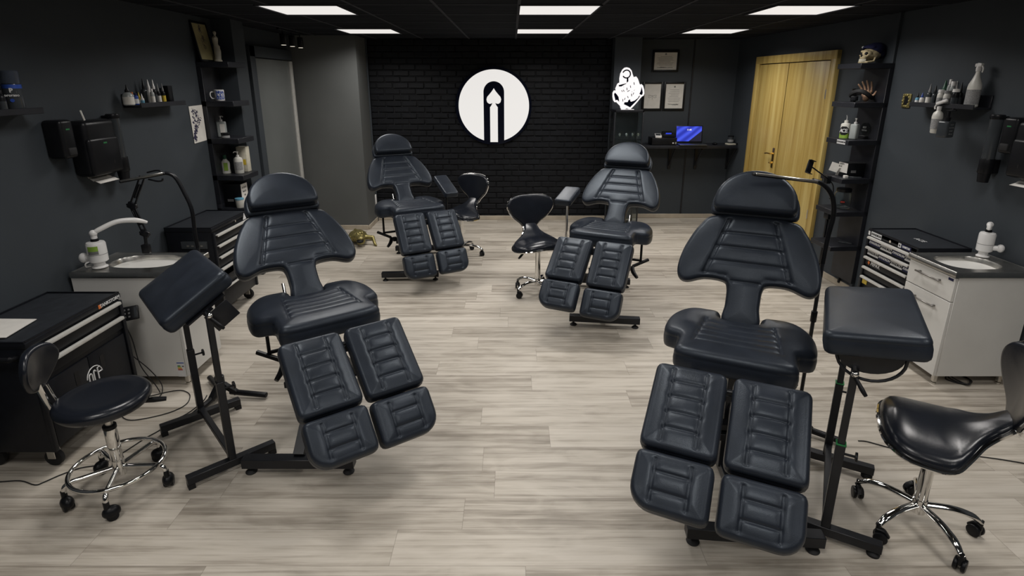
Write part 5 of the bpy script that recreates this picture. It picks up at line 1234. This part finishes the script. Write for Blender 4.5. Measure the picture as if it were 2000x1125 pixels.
# ================================================================== LIT SIGNS
cx, cz = -.240, 1.556; Rr = .466
t = thing('round_sign', 'large round lit sign with a black lancet arch and white spade, on the brick wall', 'sign', (cx, 7.53, cz), 0)
b = MB(); b.cyl((-.005, -.03, 0), (-.005, .012, 0), .505, seg=96); b.build('sign_case', 'darkvoid', t)
a = .136; zc_ = .181; poly = []
th0 = math.asin(a / Rr)
for k in range(97): 
    th = -PI / 2 - th0 - k / 96 * (2 * PI - 2 * th0); poly.append((Rr * math.cos(th), Rr * math.sin(th)))
for k in range(25): th = k / 24 * PI; poly.append((a * math.cos(th), zc_ + a * math.sin(th)))
FM = frame_mx((0, -.03, 0), (1, 0, 0), (0, 0, 1))
MB(FM).prism(poly, .012).build('lit_disc', 'signlit', t, smooth=False)
sp_ = [(0, .228)]; half = [(.022, .195), (.055, .155), (.088, .118), (.097, .085), (.088, .050), (.062, .030), (.036, .032), (.022, .042), (.022, .030), (.034, .008), (.051, -.014), (.051, -.470)]
poly = [(0, .228)] + half + [(-x, y) for x, y in reversed(half)]
MB(FM).prism(poly, .012).build('lit_spade', 'signlit', t, smooth=False)
# glass cabinet
x0, x1, ya, yb, zt = 1.272, 1.642, 7.00, 7.32, 1.530
cxx, cyy = (x0 + x1) / 2, (ya + yb) / 2
t = thing('glass_cabinet', 'narrow black framed glass display cabinet below the glowing anchor', 'display cabinet', (cxx, cyy, 0), 0); w2, d2 = (x1 - x0) / 2, (yb - ya) / 2
b = MB()
for sx in (-1, 1):
    for sy in (-1, 1): b.box((sx * (w2 - .009), sy * (d2 - .009), zt / 2), (.018, .018, zt), bev=.002)
for zz in (.03, zt - .014):
    b.box((0, 0, zz), (2 * w2, 2 * d2, .028), bev=.002)
b.build('cabinet_frame', 'frame', t)
for n_, c_, dd_ in (('glass_door', (0, -d2 + .006, zt / 2), (2 * w2 - .04, .004, zt - .07)), ('glass_pane', (-w2 + .006, 0, zt / 2), (.004, 2 * d2 - .04, zt - .07)), ('glass_pane', (w2 - .006, 0, zt / 2), (.004, 2 * d2 - .04, zt - .07))): MB().box(c_, dd_).build(n_, 'glass', t)
for zz in (1.165, .80, .42): MB().box((0, .0, zz), (2 * w2 - .03, 2 * d2 - .03, .006)).build('glass_shelf', 'glass', t)
for k, px in enumerate((1211, 1224, 1236, 1247)):
    q = W(px - 1, 268, y=7.13); o = thing('skull_glass', ('first', 'second', 'third', 'fourth')[k] + ' skull glass from the left in the glass cabinet', 'glass', (q.x, 7.13, 1.1685), 0, 'skull glasses in the display cabinet')
    MB().lathe([(0, .006), (.020, .006), (.024, .02), (.027, .085), (.025, .085), (.022, .02), (0, .012)], seg=20).build('glass_cup', 'glass', o)
    b = MB(); b.ball((0, 0, .052), (.014, .014, .017), 12); b.box((0, -.004, .036), (.014, .014, .012), bev=.003); b.build('skull_shape', 'whiteprint', o)
# anchor
t = thing('anchor_sign', 'glowing white anchor shaped sign on top of the glass cabinet', 'sign', (1.452, 7.12, zt), 0)
S_ = .0005; FA = frame_mx((0, 0, 0), (1, 0, 0), (0, 0, 1))
def zc2(pts): return [((x - 460) * S_, (1070 - y) * S_) for x, y in pts]
OUT = [(380, 55), (450, 72), (505, 130), (535, 215), (565, 288), (630, 272), (672, 325), (700, 390), (722, 452), (745, 466), (775, 455), (812, 492), (845, 580), (856, 680), (840, 735), (800, 752), (750, 812), (690, 890), (620, 972), (540, 1055), (505, 1070), (470, 1052), (420, 1046), (380, 1068), (330, 1068), (285, 1040), (270, 980), (220, 935), (170, 886), (130, 890), (90, 840), (70, 760), (68, 660), (90, 612), (125, 604), (150, 624), (130, 560), (150, 510), (170, 452), (200, 425), (225, 420), (218, 320), (235, 200), (280, 110), (330, 65)]
OUT.reverse()
MB(FA).prism([(x, y) for x, y in zc2(OUT)], .02).build('lit_body', 'anchorlit', t, smooth=False)
INL = [[(205, 478), (380, 435), (398, 440), (270, 510), (210, 510)], [(395, 300), (435, 300), (440, 390), (400, 420)],
       [(118, 655), (160, 690), (215, 760), (240, 880), (180, 830), (145, 850), (115, 760), (100, 700)], [(772, 510), (790, 560), (815, 660), (800, 715), (760, 705), (730, 690), (760, 620), (770, 560)],
       [(760, 722), (720, 745), (700, 790), (620, 850), (545, 875), (520, 870), (505, 815), (460, 850), (455, 885), (370, 892), (360, 940), (430, 970), (520, 1015), (580, 950), (650, 880), (722, 790)], [(430, 1042), (500, 1056), (430, 1066), (395, 1064)]]
FC = frame_mx((0, -.0205, 0), (1, 0, 0), (0, 0, 1))
def cut(pl): MB(FC).prism(list(reversed(zc2(pl))), .0015).build('dark_cutout', 'darkvoid', t, smooth=False)
for pl in INL: cut(pl)
ring = [(385 + 110 * math.cos(a), 215 + 108 * math.sin(a)) for a in [R(200 + k * 12) for k in range(27)]] + [(385 + 80 * math.cos(a), 215 + 78 * math.sin(a)) for a in [R(200 + k * 12) for k in reversed(range(27))]]
cut(ring)
for (x, y, L, wd, an) in ((585, 440, 62, 17, 78), (500, 515, 56, 16, 78), (415, 570, 62, 16, 82), (455, 618, 66, 15, -30), (295, 620, 46, 14, 55), (337, 612, 52, 14, 60), (540, 715, 62, 17, 82), (583, 680, 52, 15, -72), (450, 765, 52, 15, 62), (375, 810, 52, 14, -72), (327, 842, 62, 15, 85), (330, 520, 16, 10, 0), (545, 640, 20, 8, 60), (600, 600, 24, 8, -70)):
    c_, s_ = math.cos(R(an)), math.sin(R(an)); q4 = [(x + c_ * u * L / 2 - s_ * v * wd / 2, y + s_ * u * L / 2 + c_ * v * wd / 2) for u, v in ((-1, -1), (-1, 1), (1, 1), (1, -1))]
    cut(list(reversed(q4)))
MB().box((0, -.01, .002), (.16, .04, .004)).build('sign_foot', 'anchorlit', t)

# ================================================================== WALL DESK
dk = thing('wall_desk', 'narrow black wall mounted desk board on three brackets, back right wall', 'desk', (2.34, 7.48, 0), 0); zt = 1.058
MB().box((0, 0, zt - .02), (1.27, .335, .04), bev=.003).build('desk_board', 'shelfwood', dk)
for px in (1307, 1358, 1420):
    q = W(px, 320, y=7.63); x = q.x - 2.34
    b = MB(); b.bar((x, .155, zt - .04), (x, .155, .70), .04, .018); b.bar((x, .155, zt - .052), (x, -.12, zt - .052), .03, .02); b.tube([(x, .15, .75), (x, .06, .86), (x, -.08, zt - .06)], .011, flat=1.0); b.build('bracket', 'frame', dk)
q = W(1297, 283, y=7.42)
t = thing('recorder_box', 'wide black electronic box at the left end of the wall desk', 'device', (q.x - .02, 7.45, zt + .0005), 0)
MB().box((0, 0, .05), (.33, .22, .095), bev=.005).build('housing', 'plastic', t); MB().cyl((.115, -.11, .03), (.115, -.113, .03), .009).build('round_sticker', 'whiteprint', t); MB().box((.15, -.111, .03), (.022, .001, .028)).build('square_sticker', 'grey', t)
t = thing('card_terminal', 'white card payment terminal lying on the black electronic box', 'card terminal', (q.x - .09, 7.42, zt + .097), -.15)
MB().box((0, 0, .022), (.085, .17, .030), bev=.008, rot=(.12, 0, 0)).build('housing', 'whiteplastic', t); MB().box((.0, -.01, .0375), (.06, .10, .003), rot=(.12, 0, 0)).build('screen', 'smoke', t)
t = thing('cash_register', 'small black till with blue display behind the white card terminal', 'device', (q.x + .045, 7.45, zt + .097), 0)
MB().box((0, 0, .022), (.16, .16, .042), bev=.006).build('housing', 'plastic', t); MB().box((.0, .01, .050), (.14, .10, .03), bev=.01, rot=(.3, 0, 0)).build('sloped_top', 'plastic', t); MB().box((-.0, -.046, .052), (.075, .004, .016), rot=(.3, 0, 0)).build('display', 'bluelit', t)
# laptop
q = W(1349, 278, y=7.42)
t = thing('laptop', 'open laptop with bright blue screen showing the time on the wall desk', 'laptop', (q.x, 7.40, zt + .0005), 0)
def screen_mat():
    m = bpy.data.materials.new('laptop_screen'); m.use_nodes = True; n, l = nt(m); b = n['Principled BSDF']; b.inputs['Base Color'].default_value = (.01, .01, .01, 1); b.inputs['Roughness'].default_value = .25
    tc = n.new('ShaderNodeTexCoord'); mp = n.new('ShaderNodeMapping'); mp.inputs['Rotation'].default_value = (0, -.9, 0); mp.inputs['Scale'].default_value = (7, 7, 7)
    l.new(tc.outputs['Object'], mp.inputs[0]); wv = n.new('ShaderNodeTexWave'); wv.inputs['Scale'].default_value = .55; wv.inputs['Distortion'].default_value = 2.2; wv.inputs['Detail'].default_value = 1; l.new(mp.outputs[0], wv.inputs[0])
    r = n.new('ShaderNodeValToRGB'); e = r.color_ramp.elements; e[0].color = (.02, .035, .42, 1); e[1].color = (.06, .10, .80, 1); e[0].position = .1; l.new(wv.outputs['Fac'], r.inputs[0])
    sp = n.new('ShaderNodeSeparateXYZ'); l.new(tc.outputs['Object'], sp.inputs[0]); ad = n.new('ShaderNodeMath'); ad.operation = 'MULTIPLY_ADD'; ad.inputs[1].default_value = -1.25; l.new(sp.outputs['Z'], ad.inputs[0]); l.new(sp.outputs['X'], ad.inputs[2])
    gt = n.new('ShaderNodeMath'); gt.operation = 'GREATER_THAN'; gt.inputs[1].default_value = -.045; l.new(ad.outputs[0], gt.inputs[0])
    mx = n.new('ShaderNodeMixRGB'); l.new(gt.outputs[0], mx.inputs[0]); l.new(r.outputs[0], mx.inputs[1]); mx.inputs[2].default_value = (.008, .01, .03, 1)
    l.new(mx.outputs[0], b.inputs['Emission Color']); b.inputs['Emission Strength'].default_value = 1.0; return m
M['screen'] = screen_mat()
MB().box((.0, -.0, .007), (.36, .22, .014), bev=.003).build('keyboard_base', 'grey' if False else 'smoke', t)
T = Matrix.Translation((0, .112, .012)) @ Euler((-.10, 0, 0)).to_matrix().to_4x4()
b = MB(T); b.box((0, .003, .115), (.362, .006, .232), bev=.002); sc_ = b.build('lid', 'plastic', t)
MB(T).box((0, -.0012, .122), (.340, .0012, .198)).build('screen_glass', 'screen', sc_, smooth=False)
text('clock_text', '11:48', .028, 'whitelit' if False else 'anchorlit', sc_, T @ frame_mx((0, -.0022, .175), (1, 0, 0), (0, 0, 1)), bold=.0006)
q = W(1396, 280, y=7.42); b = MB(); b.ball((q.x, 7.42, zt + .016), (.032, .05, .016)); tag(b.build('computer_mouse', 'plastic'), 'black computer mouse right of the laptop on the wall desk', 'mouse')
q = W(1427, 278, y=7.42)
b = MB(); b.box((q.x, 7.42, zt + .010), (.11, .09, .018), bev=.003, rot=(0, 0, .1)); tag(b.build('card_stack', 'plaster'), 'stack of pale cards under the small glass jar on the wall desk', 'cards')
t = vessel('glass_jar', 'small glass jar with dark lid standing on pale cards, wall desk', 'jar', (q.x, 7.43, zt + .0195), [(.036, 0), (.038, .004), (.036, .085), (0, .085)], 'smoke', [(0, .085), (.039, .085), (.039, .10), (0, .102)], 'plastic', (.02, .05, .038), 'papergrey')
q = W(1445, 281, y=7.40); b = MB(); b.box((q.x, 7.42, zt + .013), (.08, .08, .024), bev=.003); tag(b.build('black_card_box', 'plastic'), 'flat black box at the right end of the wall desk', 'box')
# framed certificates
def certificate(label, c, w_, h_, seed, kind):
    t = thing('framed_certificate', label, 'picture', (c[0], YB - .001, c[1]), 0, None); b = MB()
    for s in (-1, 1): b.box((s * (w_ / 2 - .013), -.01, 0), (.026, .02, h_), bev=.002); b.box((0, -.01, s * (h_ / 2 - .013)), (w_ - .04, .02, .026), bev=.002)
    b.build('picture_frame', 'plastic', t); MB().box((0, -.006, 0), (w_ - .05, .006, h_ - .05)).build('certificate_sheet', 'paper', t)
    b = MB(frame_mx((0, -.0098, 0), (1, 0, 0), (0, 0, 1))); rg = random.Random(seed); n_ = 8
    if kind != 'drawing':
        for k in range(n_): L = (w_ - .12) * rg.uniform(.6, 1); b.box((rg.uniform(-.01, .01), h_ * .22 - k * h_ * .058, 0), (L, .0035, .0006))
        b.cyl((0, h_ * .33, 0), (0, h_ * .33, .0005), .012)
        for k in range(6): b.tube([(rg.uniform(-.1, .1) * w_ * 3, -h_ * .27, 0), (rg.uniform(-.1, .1) * w_ * 3, -h_ * .31, 0), (rg.uniform(-.1, .1) * w_ * 3, -h_ * .28, 0)], .0015, seg=4, sub=3)
    else:
        for s in (-1, 1): b.tube([(0, .0, 0), (s * .03, .012, 0), (s * .06, .010, 0)], .002, seg=4); b.tube([(s * .012, -.01, 0), (s * .035, -.022, 0), (s * .055, -.012, 0), (s * .035, -.002, 0)], .0015, seg=4)
        b.tube([(0, .01, 0), (0, -.03, 0), (0, -.045, 0)], .002, seg=4)
    b.build('printed_marks', 'grey', t)
certificate('wide black framed certificate, highest of the three on the back wall', (2.028, 2.127), .35, .27, 1, 'text')
certificate('black framed sheet with a small winged drawing, behind the glowing anchor', (1.885, 1.68), .27, .37, 2, 'drawing')
certificate('black framed certificate hanging right of the winged drawing, back wall', (2.178, 1.68), .29, .37, 3, 'text')
# socket plate on the corner block side
b = MB(); b.box((-1.872, 7.44, .30), (.016, .05, .16), bev=.004); tag(b.build('switch_plate', 'whiteplastic'), 'white vertical switch plate low on the wall behind the far left chair', 'switch')

# ================================================================== GOLD ANIMAL
g0 = W(704, 480, z=0)
t = thing('golden_animal', 'gold painted sprawling animal sculpture with open mouth on the floor', 'sculpture', (g0.x, g0.y + .03, 0), 0)
bd = blob('animal_body', [((-.06, .10, .085), (.11, .13, .075), (0, 0, .3)), ((-.03, .02, .10), (.085, .08, .065), (0, 0, 0)), ((.0, -.03, .105), (.062, .055, .045), (0, 0, 0)), ((.02, -.085, .115), (.045, .05, .022), (.25, 0, 0)), ((.02, -.075, .045), (.045, .055, .016), (-.2, 0, 0)),
    ((-.10, .0, .085), (-.19, -.0, .08), .034, .024), ((-.19, .0, .08), (-.185, -.06, .018), .024, .020), ((-.185, -.06, .018), (-.17, -.09, .014), .018, .012), ((.06, .03, .09), (.14, .02, .09), .032, .024), ((.14, .02, .09), (.175, -.03, .018), .022, .017), ((.175, -.03, .018), (.195, -.055, .014), .018, .012),
    ((-.13, .17, .05), (-.20, .15, .03), .03, .02), ((.02, .19, .05), (.09, .2, .02), .03, .02), ((.035, -.035, .155), (.016, .018, .024), (0, 0, 0)), ((-.02, -.03, .145), (.016, .018, .018), (0, 0, 0)), ((.0, -.0, .15), (-.09, .12, .155), .014, .018), ((.02, -.13, .115), (.018, .012, .012), (0, 0, 0)), ((.055, -.05, .08), (.014, .03, .04), (0, 0, 0)), ((-.02, -.05, .08), (.014, .03, .04), (0, 0, 0))], .0065, 'gold', t, smooth=2)
b = MB(); b.ball((.02, -.100, .080), (.040, .050, .024)); b.build('mouth', 'black', bd)
b = MB()
for k in range(-3, 4): b.cyl((.02 + k * .010, -.128 + abs(k) * .006, .098), (.02 + k * .010, -.128 + abs(k) * .006, .088), .0035, .001, seg=8); b.cyl((.02 + k * .010, -.122 + abs(k) * .006, .055), (.02 + k * .010, -.122 + abs(k) * .006, .065), .0035, .001, seg=8)
b.build('teeth', 'gold', bd)

# ================================================================== CABLES
def cable(label, px, z=.004, r=.0028, name='floor_cable', closed=False):
    b = MB(); b.tube([tuple(W(x, y, z=z)) for x, y in px], r, seg=6, sub=4, closed=closed); return tag(b.build(name, 'rubber'), label, 'cable')
cable('thin black cable running under the round stool to the lamp tripod', [(-30, 940), (0, 941), (40, 939), (68, 947), (85, 942), (117, 928), (157, 914), (200, 906), (240, 884), (262, 870), (285, 855), (312, 840), (330, 825), (365, 808), (395, 785), (404, 772)])
cable('black cable loop on the floor beside the left sink cabinet', [(282, 776), (300, 772), (335, 764), (358, 763), (371, 772), (363, 790), (330, 806), (280, 818), (250, 820), (237, 811), (240, 800)])
cable('thin black cable crossing the floor beside the right arm rest stand', [(1676, 861), (1692, 862), (1718, 869), (1756, 878), (1782, 873), (1815, 880), (1850, 883), (1900, 890), (1960, 898), (2040, 912)])
b = MB()
for k in range(3): b.tube([(2.83 + .02 * k, 3.20, .004 + .006 * k), (2.90, 3.13 - .01 * k, .005 + .006 * k), (2.98 - .01 * k, 3.18, .004 + .006 * k), (2.93, 3.27 + .01 * k, .005 + .006 * k)], .004, seg=6, closed=True)
tag(b.build('coiled_cable', 'rubber'), 'coiled black cable under the right sink cabinet', 'cable')
b = MB(); q0 = Vector((-2.33, 3.04, .47)); b.tube([q0, (-2.31, 3.05, .36), (-2.27, 3.02, .2), (-2.22, 3.04, .06), (-2.19, 3.03, .005)], .003, seg=6); b.tube([q0 + Vector((-.03, -.04, -.07)), (-2.31, 3.0, .3), (-2.25, 3.06, .15), (-2.20, 3.07, .04), (-2.17, 3.0, .005), (-2.2, 2.96, .005)], .003, seg=6)
tag(b.build('hanging_cable', 'rubber'), 'pair of thin black cables hanging from the keypad to the floor', 'cable')
